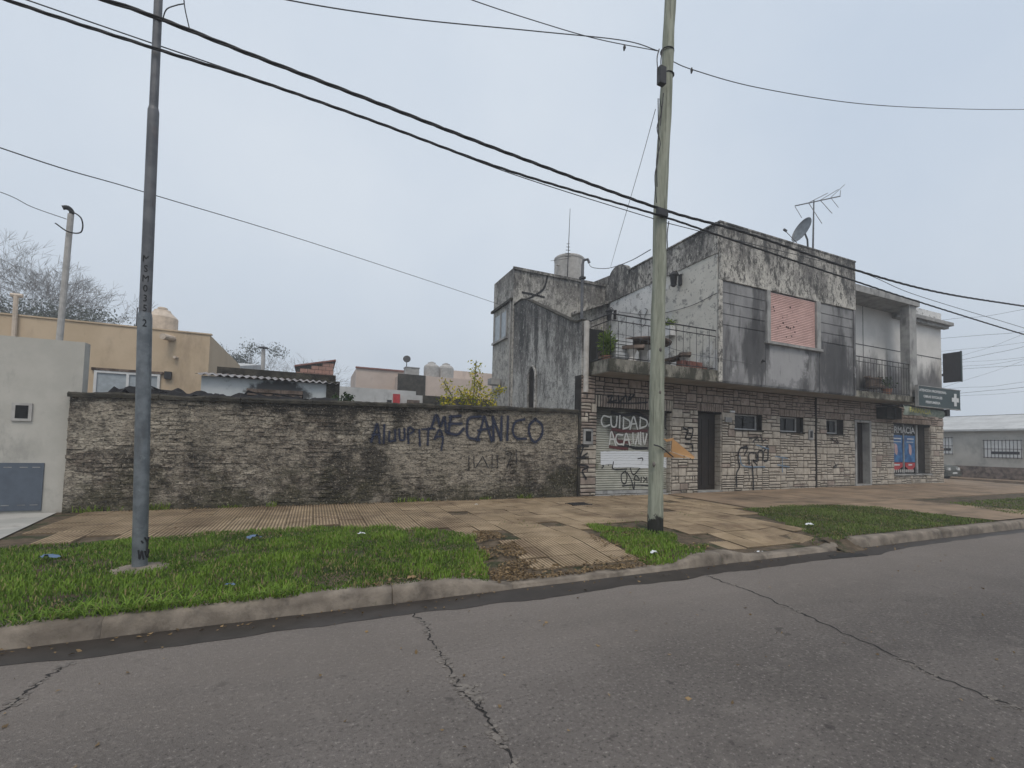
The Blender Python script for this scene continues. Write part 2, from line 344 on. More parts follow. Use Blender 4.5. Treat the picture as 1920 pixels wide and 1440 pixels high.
MAT['grey_house'] = surf('grey_cement_render', (.40, .39, .355), (.48, .465, .425), scale=1.1, dirt=[dict(c=(.25, .245, .23), scale=1.2, stretch=(1, 1, .6), rough=.7, lo=.47, hi=.68, fac=.75), dict(c=(.18, .175, .165), scale=5, stretch=(1, 1, .25), rough=.7, lo=.58, hi=.72, fac=.5), dict(c=(.2, .17, .14), scale=2, lo=.55, hi=.85, zg=(.35, -.5), fac=.5)], bump=.25)
MAT['hatch'] = plain('blue_grey_sheet', (.085, .105, .135), .5, var=.08)
MAT['beige'] = surf('beige_paint', (.47, .37, .255), (.54, .43, .305), scale=.8, dirt=[dict(c=(.30, .23, .165), scale=1.3, stretch=(1, 1, .35), rough=.7, lo=.52, hi=.72, fac=.6), dict(c=(.2, .16, .12), scale=5, stretch=(1, 1, .3), lo=.6, hi=.75, fac=.4)], bump=.2)
MAT['whitewall'] = surf('old_white_wall', (.42, .43, .43), (.52, .53, .53), scale=1.2, dirt=[dict(c=(.2, .2, .2), scale=2.4, stretch=(1, 1, .5), lo=.55, hi=.72, fac=.6)], bump=.3)
MAT['sheet'] = surf('zinc_sheet', (.20, .19, .19), (.33, .32, .32), scale=2, dirt=[dict(c=(.16, .1, .075), scale=2, lo=.5, hi=.65, fac=.6)], rough=.6, bump=.1)
MAT['redbrick'] = surf('hollow_red_brick', (.30, .165, .125), (.38, .22, .175), scale=5, rnd=.12, bump=.4)
MAT['cream'] = surf('pinkish_cream_wall', (.46, .38, .33), (.54, .455, .40), scale=.7, dirt=[dict(c=(.25, .215, .19), scale=1.2, stretch=(1, 1, .4), lo=.56, hi=.72, fac=.6)], bump=.2)
MAT['tank'] = plain('fibre_cement_tank', (.38, .37, .355), .8)
MAT['tankb'] = plain('beige_tank', (.52, .44, .36), .7)
MAT['bark'] = surf('haze_paled_grey_bark', (.11, .10, .09), (.18, .165, .15), scale=8, stretch=(1, 1, .3), bump=.4)  # bark lightened: the far trees' haze fade is put into the colour
MAT['orange'] = surf('orange_painted_sheet', (.40, .225, .095), (.46, .265, .12), scale=5, dirt=[dict(c=(.2, .11, .06), scale=7, lo=.6, hi=.7, fac=.6)], rough=.55, bump=.1)
MAT['green_sign'] = plain('dark_green_sign', (.022, .045, .048), .5)
MAT['unlit_sign'] = plain('unlit_back_board', (.035, .033, .037), .6)  # second material: shade on the projecting board's unlit back, put into its colour
MAT['white'] = plain('white_plastic', (.6, .61, .61), .5, var=.05)
MAT['gate_white'] = plain('white_gate_paint', (.78, .78, .77), .5, var=.03)
MAT['yellow'] = plain('yellow_lettering', (.5, .48, .16), .6)
MAT['awning'] = surf('faded_green_awning', (.20, .25, .21), (.34, .37, .32), scale=4, bump=.2)
MAT['blue'] = surf('blue_poster', (.02, .075, .22), (.05, .2, .42), scale=4, rough=.3, bump=0)
MAT['red'] = plain('red_print', (.42, .035, .04), .4)
MAT['skin'] = plain('pale_pink_print', (.55, .36, .36), .4)
MAT['clay'] = plain('brick_red', (.2, .085, .065), .8)
MAT['rust'] = surf('stained_concrete_furniture', (.10, .075, .06), (.22, .17, .14), scale=5, dirt=[dict(c=(.05, .035, .03), scale=4, lo=.5, hi=.65)], bump=.3)
MAT['pale'] = surf('worn_pale_concrete', (.42, .40, .37), (.52, .5, .47), scale=5, bump=.3)
MAT['tarp'] = plain('black_plastic_sheet', (.018, .017, .018), .8, spec=.15)
MAT['litter_blue'] = plain('blue_plastic_film', (.10, .16, .26), .5)
MAT['litter_white'] = plain('white_litter', (.68, .71, .74), .6)
MAT['terracotta'] = plain('terracotta', (.28, .13, .075), .8)
MAT['carpaint'] = plain('grey_green_car_paint', (.14, .15, .14), .3, metal=.4)
MAT['rubber'] = plain('rubber', (.02, .02, .02), .8)
MAT['p_navy'] = paint('navy_spray', (.010, .016, .042), soft=.45, cover=.76, nscale=26)
MAT['p_black'] = paint('black_spray', (.012, .012, .015), soft=.3, cover=.75, nscale=35)
MAT['p_white'] = paint('white_spray', (.6, .6, .57), soft=.3, cover=.75, nscale=30)
MAT['p_pale'] = paint('pale_roller_paint', (.66, .69, .72), soft=.2, cover=.8, nscale=12)
MAT['p_maroon'] = paint('maroon_spray', (.10, .03, .03), soft=.4, cover=.55, nscale=14)
MAT['p_lblue'] = paint('faint_blue_spray', (.16, .24, .33), soft=.5, cover=.42, nscale=12)

def leafmat(name, c1, c2, trans=.25, straw=None):
    t = NT(name); at = t.n('ShaderNodeAttribute', attribute_name='tint')
    c = t.mix(at.outputs['Fac'], c1, c2)
    if straw: c = t.mix(t.mapr(at.outputs['Fac'], .92, .96), c, straw)
    t.set(t.b.inputs['Base Color'], c)
    t.b.inputs['Roughness'].default_value = .65; t.b.inputs['Specular IOR Level'].default_value = .2
    tr = t.n('ShaderNodeBsdfTranslucent'); t.set(tr.inputs[0], c)
    mx = t.n('ShaderNodeMixShader'); mx.inputs[0].default_value = trans
    t.t.links.new(t.b.outputs[0], mx.inputs[1]); t.t.links.new(tr.outputs[0], mx.inputs[2]); t.t.links.new(mx.outputs[0], t.out.inputs[0])
    return t.m
MAT['grass'] = leafmat('fresh_grass', (.045, .10, .012), (.20, .315, .042), straw=(.30, .25, .12))
MAT['grass2'] = leafmat('dull_grass', (.06, .095, .018), (.165, .225, .055), straw=(.26, .22, .10))
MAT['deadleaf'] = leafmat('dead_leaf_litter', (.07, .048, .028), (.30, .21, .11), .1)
MAT['yleaf'] = leafmat('yellowing_leaf', (.14, .22, .02), (.68, .54, .05), .3)
MAT['dleaf'] = leafmat('dark_leaf', (.012, .028, .008), (.05, .085, .025), .2)
MAT['bleaf'] = leafmat('bright_leaf', (.06, .12, .015), (.22, .3, .05), .3)
MAT['fleaf'] = leafmat('far_grey_green_leaf', (.05, .06, .045), (.10, .115, .085), .2)

def rawmesh(name, v, f, mat, tint=None, parent=None, kind=None):
    m = bpy.data.meshes.new(name); v = np.asarray(v, dtype=np.float32); f = np.asarray(f, dtype=np.int32)
    m.vertices.add(len(v)); m.vertices.foreach_set('co', v.ravel())
    k = f.shape[1]; m.loops.add(f.size); m.loops.foreach_set('vertex_index', f.ravel())
    m.polygons.add(len(f)); m.polygons.foreach_set('loop_start', np.arange(0, f.size, k, dtype=np.int32)); m.polygons.foreach_set('loop_total', np.full(len(f), k, dtype=np.int32))
    if tint is not None:
        a = m.attributes.new('tint', 'FLOAT', 'POINT'); a.data.foreach_set('value', np.asarray(tint, dtype=np.float32))
    m.update(calc_edges=True); m.materials.append(mat)
    o = bpy.data.objects.new(name, m); link(o, parent); return tag(o, kind=kind)

def leaves(name, pts, size, mat, parent=None, kind=None, flat=0.0, aspect=.55, rs=1):
    """one folded leaf (two triangles) at every point"""
    rg = np.random.RandomState(rs); n = len(pts); P = np.asarray(pts, float)
    d = rg.normal(size=(n, 3)); d[:, 2] *= (1-flat); d /= np.linalg.norm(d, axis=1)[:, None]
    e = rg.normal(size=(n, 3)); e[:, 2] *= (1-flat); e -= d*(e*d).sum(1)[:, None]; e /= np.linalg.norm(e, axis=1)[:, None]
    s = size*rg.uniform(.6, 1.3, n)[:, None]
    nn = np.cross(d, e)*s*.15
    v = np.stack([P-d*s*.5, P+e*s*aspect*.5+nn, P+d*s*.5, P-e*s*aspect*.5+nn], 1).reshape(-1, 3)
    i = np.arange(n)[:, None]*4
    f = np.concatenate([i+np.array([[0, 1, 2]]), i+np.array([[0, 2, 3]])])
    return rawmesh(name, v, f, mat, np.repeat(rg.uniform(0, 1, n), 4), parent, kind)

def inside(poly, X, Y):
    r = np.zeros(len(X), bool); n = len(poly)
    for i in range(n):
        x1, y1 = poly[i]; x2, y2 = poly[(i+1) % n]
        c = ((y1 > Y) != (y2 > Y)) & (X < (x2-x1)*(Y-y1)/((y2-y1) or 1e-9)+x1); r ^= c
    return r

def grass(name, poly, n, h, mat, seed, label, wid=.006, lean=.5, edge=None, patch=None):
    rg = np.random.RandomState(seed); p = np.array(poly); lo = p.min(0); hi = p.max(0)
    X = rg.uniform(lo[0], hi[0], n*3); Y = rg.uniform(lo[1], hi[1], n*3)
    jx = np.array([noise.noise((x*4, y*4, 7)) for x, y in zip(X, Y)])*.16; jy = np.array([noise.noise((x*4, y*4, 17)) for x, y in zip(X, Y)])*.16
    k = inside(poly, X+jx, Y+np.where(Y < 4.9, 0, jy)); X, Y = X[k][:n], Y[k][:n]
    cl = np.array([noise.noise((x*2.2, y*2.2, seed)) for x, y in zip(X, Y)])
    cl2 = np.array([noise.noise((x*.8+9, y*.8, seed)) for x, y in zip(X, Y)])
    if patch is not None:
        k = cl*.6+cl2 > patch; X, Y, cl, cl2 = X[k], Y[k], cl[k], cl2[k]
    k = (np.abs(cl2+.12) > .035) | (rg.rand(len(X)) < .35); X, Y, cl, cl2 = X[k], Y[k], cl[k], cl2[k]      # thin, trodden streaks
    m = len(X); Z = np.array([gz(x, y) for x, y in zip(X, Y)])
    H = h*rg.uniform(.4, 1.3, m)*(1+.95*cl+.3*cl2); a = rg.uniform(0, 6.283, m); L = H*lean*rg.uniform(.2, 1.7, m)
    dx, dy = np.cos(a), np.sin(a); wx, wy = -dy*wid, dx*wid
    b = np.stack([X, Y, Z], 1)
    v = np.stack([b+np.stack([wx, wy, 0*X], 1), b-np.stack([wx, wy, 0*X], 1),
        b+np.stack([dx*L*.4-wx*.8, dy*L*.4-wy*.8, H*.65], 1), b+np.stack([dx*L*.4+wx*.8, dy*L*.4+wy*.8, H*.65], 1),
        b+np.stack([dx*L, dy*L, H*rg.uniform(.75, 1.05, m)], 1)], 1).reshape(-1, 3)
    i = np.arange(m)[:, None]*5
    f = np.concatenate([i+np.array([[0, 1, 2]]), i+np.array([[0, 2, 3]]), i+np.array([[3, 2, 4]])])
    t = np.clip(.45+.6*cl+.6*cl2+rg.normal(0, .2, m), 0, .88); dead = rg.rand(m) < .08+.12*(cl2 < -.25); t[dead] = 1; H[dead] *= .8
    o = rawmesh(name, v, f, mat, np.repeat(t, 5), kind='stuff'); return tag(o, label, 'grass')

NSTROKE = 0
def stroke(name, pts, width, mat, parent, n=8, smooth=True):
    """ribbon through 3-D points lying on a plane facing the street (normal -y unless given)"""
    P = smooth_path(pts, n) if smooth and len(pts) > 2 else [Vector(pts[0]).lerp(Vector(pts[-1]), i/8) for i in range(9)] if len(pts) == 2 else [Vector(p) for p in pts]
    global NSTROKE
    NSTROKE += 1; P = [p+Vector((0, -.0004*(NSTROKE % 14), 0)) for p in P]
    mb = MB(); mb.uv = []
    nrm = Vector((0, -1, 0)); L = 0
    P = [P[0]-(P[1]-P[0]).normalized()*width*.35]+P+[P[-1]+(P[-1]-P[-2]).normalized()*width*.35]
    for i, p in enumerate(P):
        t = (P[min(i+1, len(P)-1)]-P[max(i-1, 0)]).normalized(); s = t.cross(nrm).normalized()*width*.5*random.uniform(.85, 1.15)
        mb.v += [tuple(p-s), tuple(p+s)]; e = .0 if 0 < i < len(P)-1 else .0
        mb.uv += [(0, L), (1, L)]; L += .1
    for i in range(len(P)-1): mb.f.append((2*i, 2*i+1, 2*i+3, 2*i+2))
    return mb.build(name, mat, parent)

# ================================================================== THE SETTING
YK, YW, YB = 4.66, 10.73, 9.80        # kerb foot, ground-floor wall, upper-floor front
tag(MB().poly([(-300, -300, -.06), (400, -300, -.06), (400, 500, -.06), (-300, 500, -.06)]).build('ground', MAT['soil']), kind='structure')
road = tag(MB().grid(60, 20, lambda u, v: (-60+150*u, -14+18.7*v, 0)).build('road', MAT['asphalt']), kind='structure')
tag(MB().poly([(28.2, 4.69, -.002), (35.2, 4.69, -.002), (35.2, 160, -.002), (28.2, 160, -.002)]).build('side_road', MAT['asphalt']), kind='structure')

def crackline(pts, w0, seed):
    rg = random.Random(seed); P = smooth_path(pts, 14); mb = MB(); n = 0
    for i, p in enumerate(P):
        t = (P[min(i+1, len(P)-1)]-P[max(i-1, 0)]).normalized(); s = Vector((-t.y, t.x, 0))
        q = p+s*(noise.noise((i*.35, seed, 0))*.045+rg.uniform(-.008, .008))
        wdt = w0*(.25+1.1*abs(noise.noise((i*.22, seed+5, 2))))+.002
        mb.v += [tuple(q+s*wdt+Vector((0, 0, .003))), tuple(q-s*wdt*rg.uniform(.5, 1.3)+Vector((0, 0, .003)))]
        if i: k = 2*i; mb.f.append((k-2, k-1, k+1, k))
    mb.build('crack', MAT['crack'], road)
    rim = MB()
    for i in range(0, len(P)-3):
        a = noise.noise((i*.13, seed+11, 1))
        if a < .05: continue
        for k in range(5):
            q = P[i].lerp(P[i+1], rg.random())+Vector((rg.gauss(0, .022), rg.gauss(0, .022), .002)); r = rg.uniform(.006, .018)
            rim.prism([(q.x+r*rg.uniform(.6, 1.2)*math.cos(t), q.y+r*rg.uniform(.6, 1.2)*math.sin(t), .0005) for t in (0, 1.3, 2.5, 3.8, 5.1)], (0, 0, r*.25))
    if rim.v: rim.build('crumbled_edge', MAT['rubble'], road, kind='stuff')
ground0 = lambda l: [on(a, b, z=0) for a, b in l]
crackline(ground0([(770, 1150), (798, 1172), (808, 1200), (835, 1240), (858, 1285), (872, 1302), (905, 1335), (938, 1388), (968, 1445), (985, 1500)]), .012, 1)
crackline(ground0([(862, 1290), (880, 1290), (895, 1310), (905, 1335)]), .007, 4)
crackline(ground0([(1308, 1071), (1350, 1089), (1400, 1106), (1480, 1140), (1560, 1176), (1690, 1236), (1760, 1270), (1920, 1333), (2050, 1392)]), .016, 2)
crackline(ground0([(128, 1243), (100, 1262), (60, 1290), (0, 1337), (-40, 1368)]), .011, 3)
pt = MB(); c0 = on(1580, 1043, z=0)
pt.prism([(c0.x-.33, c0.y-.06, .001), (c0.x+.4, c0.y-.13, .001), (c0.x+.5, c0.y+.02, .001), (c0.x+.1, c0.y+.12, .001), (c0.x-.2, c0.y+.11, .001)], (0, 0, .005))
pt.build('asphalt_patch', MAT['crack'], road)

# wet silt lying along the gutter, ragged on the road side
gut = MB(); N = 260
for i in range(N+1):
    x = -9+25*i/N
    e = 4.30+.10*noise.noise((x*.7, 3, 0))+.05*noise.noise((x*2.6, 8, 0))+.02*noise.noise((x*9, 1, 0))
    if x > 7.6: e += .12*min(1, (x-7.6)/2)
    gut.v += [(x, e, .0035), (x, 4.70, .0035)]
    if i: k = 2*i; gut.f.append((k-2, k, k+1, k-1))
tag(gut.build('gutter', MAT['wet']), kind='structure')

# kerb: rounded concrete, dropped at the two crossings, broken at the grass gap
def kh(x):
    a = .155
    for x0, x1, d in CROSS:
        a -= d*sstep(x0, x0+.6, x)*(1-sstep(x1-.4, x1, x))
    return a+.006*noise.noise((x*2, 0, 0))
kerb = None
def kerbstone(x0, x1, parent):
    mb = MB(); n = max(3, int((x1-x0)/.12)); prof = []
    for i in range(n+1):
        x = x0+(x1-x0)*i/n; h = kh(x); r = min(.05, h*.6); wob = .014*noise.noise((x*3, 5, 1))+.01*noise.noise((x*11, 2, 1)); h -= .014*max(0, noise.noise((x*5, 9, 3))); r = min(.06, h*.6)
        ring = [(4.84, -.04), (4.84, h-.004), (4.78, h), (4.66+r, h)]
        ring += [(4.66+r-r*math.sin(a), h-r+r*math.cos(a)) for a in (R(30), R(60), R(90))]
        ring += [(4.652, h*.35), (4.635, -.04)]
        for y, z in ring: mb.v.append((x, y+wob, z+.006*noise.noise((x*6, y*20, z*20))))
    k = 9
    for i in range(n):
        for j in range(k-1): a = i*k+j; mb.f.append((a, a+1, a+k+1, a+k))
    mb.f.append(tuple(range(k-1, -1, -1))); mb.f.append(tuple(n*k+j for j in range(k)))
    return mb.build('kerb' if parent is None else 'kerbstone', MAT['kerb'], parent, smooth=True)
kerb = tag(kerbstone(-9.2, -1.42, None), kind='structure')
for a, b in ((-1.417, .74), (.75, 2.0), (2.005, 4.3), (4.305, 5.05), (5.055, 7.55), (8.0, 10.6), (10.61, 13.7), (13.71, 17.5), (17.53, 21.5), (21.53, 27.5)):
    kerbstone(a, b, kerb)

pav = MB().grid(140, 30, lambda u, v: (lambda x, y: (x, y, gz(x, y)-.012+.006*noise.noise((x*3, y*3, 0))))(-14+42*u, 4.80+6.2*v))
sidewalk = tag(pav.build('sidewalk', MAT['soil'], smooth=True), kind='structure')
MB().grid(8, 6, lambda u, v: (7.50+.56*u, 4.50+.42*v, .004+.15*sstep(0, 1, v)+.012*noise.noise((u*5, v*5, 3)))).build('soil_ramp', MAT['soil'], sidewalk, smooth=True)
# pale concrete drive in front of the grey house
dv = MB().grid(10, 10, lambda u, v: (lambda y: (lambda x: (x, y, gz(x, y)+.006))(-9+(5.05+.55*(1-v)-.02)*u))(6.9+3.85*v))
tag(dv.build('driveway', MAT['driveway']), kind='structure')

# ribbed ochre tiles, one object each
def tile_mesh(k):
    mb = MB(); n = 8; sz = .392; a = -sz/2; p = [(a, -.012), (a, .006)]
    st = sz/n
    for i in range(n):
        x = a+i*st; p += [(x+.003, .011), (x+st*.55, .011), (x+st*.62, .0), (x+st*.95, .0)]
    p += [(-a, .006), (-a, -.012)]
    m = len(p)
    for y in (a, -a): mb.v += [(x, y, z) for x, z in p]
    for i in range(m-1): mb.f.append((i, i+1, m+i+1, m+i))
    mb.f.append(tuple(range(m-1, -1, -1))); mb.f.append(tuple(range(m, 2*m)))
    me = mb.mesh('paving_tile'); me.materials.append(MAT['tile']); return me
TM = tile_mesh(0)
g1 = [tuple(on(a, b, z=.18)[:2]) for a, b in ((-60, 1036), (0, 1030), (120, 1020), (250, 1010), (480, 995), (600, 990), (720, 988), (800, 990), (850, 995), (890, 1005), (905, 1025), (912, 1045), (925, 1062))]+[(1.75, 4.74), (-6, 4.74), (-6, 7.5)]
gpole = [tuple(on(a, b, z=.17)[:2]) for a, b in ((1095, 985), (1140, 982), (1200, 992), (1260, 993), (1330, 1000), (1348, 1012), (1320, 1030))]+[(4.95, 4.74), (4.0, 4.74)]+[tuple(on(a, b, z=.17)[:2]) for a, b in ((1205, 1040), (1150, 1010))]
g3 = [tuple(on(a, b, z=.2)[:2]) for a, b in ((1392, 952), (1440, 950), (1490, 946), (1560, 946), (1650, 950), (1760, 962), (1850, 972))]+[(13.3, 4.86), (8.1, 4.86), (7.95, 4.72), (7.6, 4.72), (7.5, 5.2)]+[tuple(on(a, b, z=.18)[:2]) for a, b in ((1540, 1010), (1500, 988), (1455, 975), (1420, 963))]
g4 = [tuple(on(a, b, z=.22)[:2]) for a, b in ((1780, 941), (1850, 936), (1940, 932))]+[(24, 6.9), (24, 4.86), (15.6, 4.86)]+[tuple(on(a, b, z=.2)[:2]) for a, b in ((1905, 962), (1840, 952))]
l1 = [tuple(on(a, b, z=.15)[:2]) for a, b in ((885, 1000), (930, 1000), (985, 1030), (1010, 1045), (1080, 1055), (1160, 1045), (1230, 1050), (1210, 1062), (1050, 1090), (930, 1085), (905, 1040))]
spots = []
rgT = random.Random(3)
for i in range(40):
    for j in range(16):
        x = -3.75+.4*i; y = 10.47-.4*j
        if y < 4.95 or x > 9.4: continue
        if x < -3.2+max(0, (y-8))*-.2: continue
        X = np.array([x]); Y = np.array([y])
        if any(inside(g, X, Y)[0] for g in (g1, gpole, g3, l1)): continue
        if y < 7.1 and not (1.9 < x < 4.6 or 5.5 < x < 8.2): continue
        spots.append((math.hypot(x, y), x, y))
spots.sort()
rest = MB()
for k, (d, x, y) in enumerate(spots):
    z = gz(x, y)+rgT.uniform(-.004, .004); rx, ry, rz = rgT.uniform(-.010, .010)+math.atan((gz(x, y+.2)-gz(x, y-.2))/.4), rgT.uniform(-.010, .010)-math.atan((gz(x+.2, y)-gz(x-.2, y))/.4), rgT.uniform(-.015, .015)
    if rgT.random() < .02 and y < 10: continue
    if rgT.random() < .12: rx += rgT.uniform(-.03, .03); ry += rgT.uniform(-.03, .03); z -= .004
    if k < 300: inst('paving_tile', TM, sidewalk, (x, y, z), (rx, ry, rz))
    else: rest.box(x-.196, x+.196, y-.196, y+.196, z-.012, z+.008)
if rest.v: rest.build('paving_tiles', MAT['tile'], sidewalk, kind='stuff')
# plain concrete panels further along
for i in range(13):
    for j in range(3):
        x0 = 9.43+1.2*i; y0 = 7.72+.98*j
        X = np.array([x0+.6]); Y = np.array([y0+.3])
        if inside(g3, X, Y)[0] or inside(g4, X, Y)[0]: continue
        mb = MB(); n = len(mb.v)
        for dz in (-.015, .012):
            for x, y in ((x0, y0), (x0+1.185, y0), (x0+1.185, y0+.965), (x0, y0+.965)): mb.v.append((x, y, gz(x, y)+dz+rgT.uniform(-.003, .003)))
        mb.f += [(4, 5, 6, 7), (0, 1, 5, 4), (1, 2, 6, 5), (2, 3, 7, 6), (3, 0, 4, 7)]
        mb.build('paving_slab', MAT['paving'], sidewalk)
cp = MB().grid(8, 8, lambda u, v: (lambda x, y: (x, y, gz(x, y)+.008))(13.4+3.3*u-1.2*v, 4.9+2.8*v))
cp.build('footpath_strip', MAT['paving'], sidewalk)
cp = MB().grid(8, 8, lambda u, v: (lambda x, y: (x, y, gz(x, y)+.004))(24.9+3.2*u, 4.9+9*v))
cp.build('corner_paving', MAT['paving'], sidewalk)

# ================================================================== BRICK BOUNDARY WALL
bw = thing('boundary_wall', 'long low sooty brick wall with dark coping and blue graffiti beside the pavement', 'wall', (1.3, 10.75, .2))
X0, X1 = -3.90, 6.40
ztop = lambda x: 2.28+(x+3.86)/10.1*.22
def wallsurf(u, v):
    x = X0+(X1-X0)*u; z = .12+(ztop(x)-.12-.02)*v
    d = .030*noise.noise((x*1.1, z*1.4, 3))+.012*noise.noise((x*5, z*9, 1))+.008*noise.noise((x*17, z*21, 1))
    return (x, YW+.007+d, z)
wm = MB().grid(420, 96, wallsurf); n0 = len(wm.v)
wm.box(X0, X1, YW+.04, YW+.2, .1, 2.2)
wm.build('mortar_face', MAT['mortar'], bw, smooth=True)
bm_ = []
for k in range(8):
    mb = MB(); mb.box(-.12, .12, 0, .06, -.031, .031, jit=.011)
    m = mb.mesh('brick'); m.materials.append(MAT['brick']); bm_.append(m)
rgb = random.Random(11); bl = []
for c in range(30):
    z = .20+.0785*c+.035
    x = X0+.12+(c % 2)*.13
    while x < X1-.1:
        if z+.05 < ztop(x)-.03:
            L = rgb.uniform(.94, 1.04)
            bl.append((x+rgb.uniform(-.006, .006), z+rgb.uniform(-.006, .006)+.012*noise.noise((x*.5, c, 0)), L))
        x += .262
bl.sort(key=lambda b: (b[0]+.9)**2*.35+(b[1]-1.3)**2*.2)
rest = MB()
for k, (x, z, L) in enumerate(bl):
    y = YW+.000+rgb.uniform(-.012, .016)
    if rgb.random() < .12: y += .03
    if k < 300: inst('brick', bm_[k % 8], bw, (x, y, z), (rgb.uniform(-.03, .03), rgb.uniform(-.02, .02), rgb.uniform(-.02, .02)), (L, 1, rgb.uniform(.9, 1.08)))
    else: rest.box(x-.12*L, x+.12*L, y, y+.06, z-.031, z+.031, jit=.011)
rest.build('brick_courses', MAT['brick'], bw, kind='stuff')
def copf(x0, x1):
    mb = MB(); n = 24
    for i in range(n+1):
        x = x0+(x1-x0)*i/n; t = ztop(x); a = .018*noise.noise((x*4, 1, 0)); b = .028*noise.noise((x*2, 7, 0))+.016*noise.noise((x*12, 2, 0))
        for y, z in ((YW+.24, t-.06), (YW-.05+a, t-.065+b*.4), (YW-.055+a, t-.005+b*.6), (YW-.02+a, t+.03+b), (YW+.2, t+.035+b)): mb.v.append((x, y, z))
    for i in range(n):
        for j in range(5): a = i*5+j; c = i*5+(j+1) % 5; mb.f.append((a, c, c+5, a+5))
    mb.f += [(4, 3, 2, 1, 0), tuple(n*5+j for j in range(5))]
    mb.build('coping', MAT['coping'], bw, smooth=False)
for i in range(8): copf(X0-.02+i*1.29, X0-.02+i*1.29+1.28)
mb = MB().box(6.405, 6.47, YW-.03, YW+.2, .1, 2.5); mb.build('end_post', MAT['coping'], bw)

# graffiti on the brick wall (blue)
Gz = lambda l: [on(680+a/4.8, 760+b/4.8, y=YW-.024) for a, b in l]
for st in ([(620, 195), (665, 85), (700, 190), (735, 105), (750, 235)], [(795, 100), (770, 250)], [(790, 103), (875, 95)], [(780, 165), (885, 165)], [(770, 248), (850, 262), (905, 215)],
           [(1055, 100), (960, 115), (938, 200), (955, 285), (1045, 310)], [(1030, 310), (1070, 190), (1095, 100), (1125, 200), (1160, 315)], [(1045, 225), (1145, 205)],
           [(1178, 308), (1172, 110)], [(1172, 110), (1246, 305)], [(1246, 305), (1250, 108)], [(1308, 105), (1300, 305)],
           [(1450, 125), (1375, 150), (1350, 230), (1385, 295), (1465, 300)], [(1555, 125), (1500, 180), (1505, 270), (1550, 330), (1610, 270), (1615, 180), (1555, 125)]):
    stroke('graffiti_stroke', Gz(st), .12, MAT['p_navy'], bw)
for st in ([(78, 325), (105, 240), (130, 165), (145, 240), (152, 335)], [(92, 265), (148, 260)], [(195, 180), (190, 335)], [(240, 240), (240, 318), (275, 318)], [(292, 225), (292, 315)], [(330, 220), (335, 305), (375, 305), (375, 215)],
           [(412, 335), (410, 205), (462, 225), (415, 262)], [(510, 225), (515, 360)], [(540, 215), (645, 210)], [(592, 210), (585, 350)], [(650, 300), (690, 220), (722, 290), (708, 395)], [(655, 285), (715, 280)]):
    stroke('graffiti_stroke', Gz(st), .09, MAT['p_navy'], bw)
for st in ([(955, 455), (955, 580)], [(1000, 460), (1010, 560), (1070, 480)], [(1080, 460), (1130, 560)], [(1165, 440), (1165, 560)], [(1215, 450), (1215, 560)], [(1290, 440), (1340, 430), (1300, 560)], [(1380, 400), (1385, 520)]):
    stroke('graffiti_stroke', Gz(st), .03, MAT['p_black'], bw)

# ================================================================== TWO-STOREY CORNER BUILDING
B = thing('corner_building', 'two storey corner building with stone clad ground floor and mould streaked upper floor', 'building', (10.5, 10.75, .2))
OPEN = dict(garage=(6.98, 9.6, .0, 2.62), door1=(10.63, 11.62, .0, 2.69), w1=(12.19, 13.43, 2.19, 2.69), w2=(14.31, 15.50, 2.19, 2.70), w3=(16.77, 17.74, 2.20, 2.71), door2=(18.44, 19.36, .0, 2.76), shop=(20.96, 23.62, .72, 2.74))
XG0, XG1, ZG = 6.47, 24.65, 3.47
core = MB(); xs = sorted([XG0, XG1]+[a for o in OPEN.values() for a in o[:2]])
for a, b in zip(xs, xs[1:]):
    ops = [o for o in OPEN.values() if o[0] < (a+b)/2 < o[1]]
    if not ops: core.box(a, b, YW, YW+.32, .05, ZG)
    else:
        o = ops[0]; core.box(a, b, YW, YW+.32, o[3], ZG)
        if o[2] > .2: core.box(a, b, YW, YW+.32, .05, o[2])
core.box(XG1-.3, XG1, YW+.322, 19, .05, ZG); core.box(XG0+.2, XG1-.3, YW+.6, YW+.7, .05, 3.4)
core.build('ground_floor_wall', MAT['joint'], B)

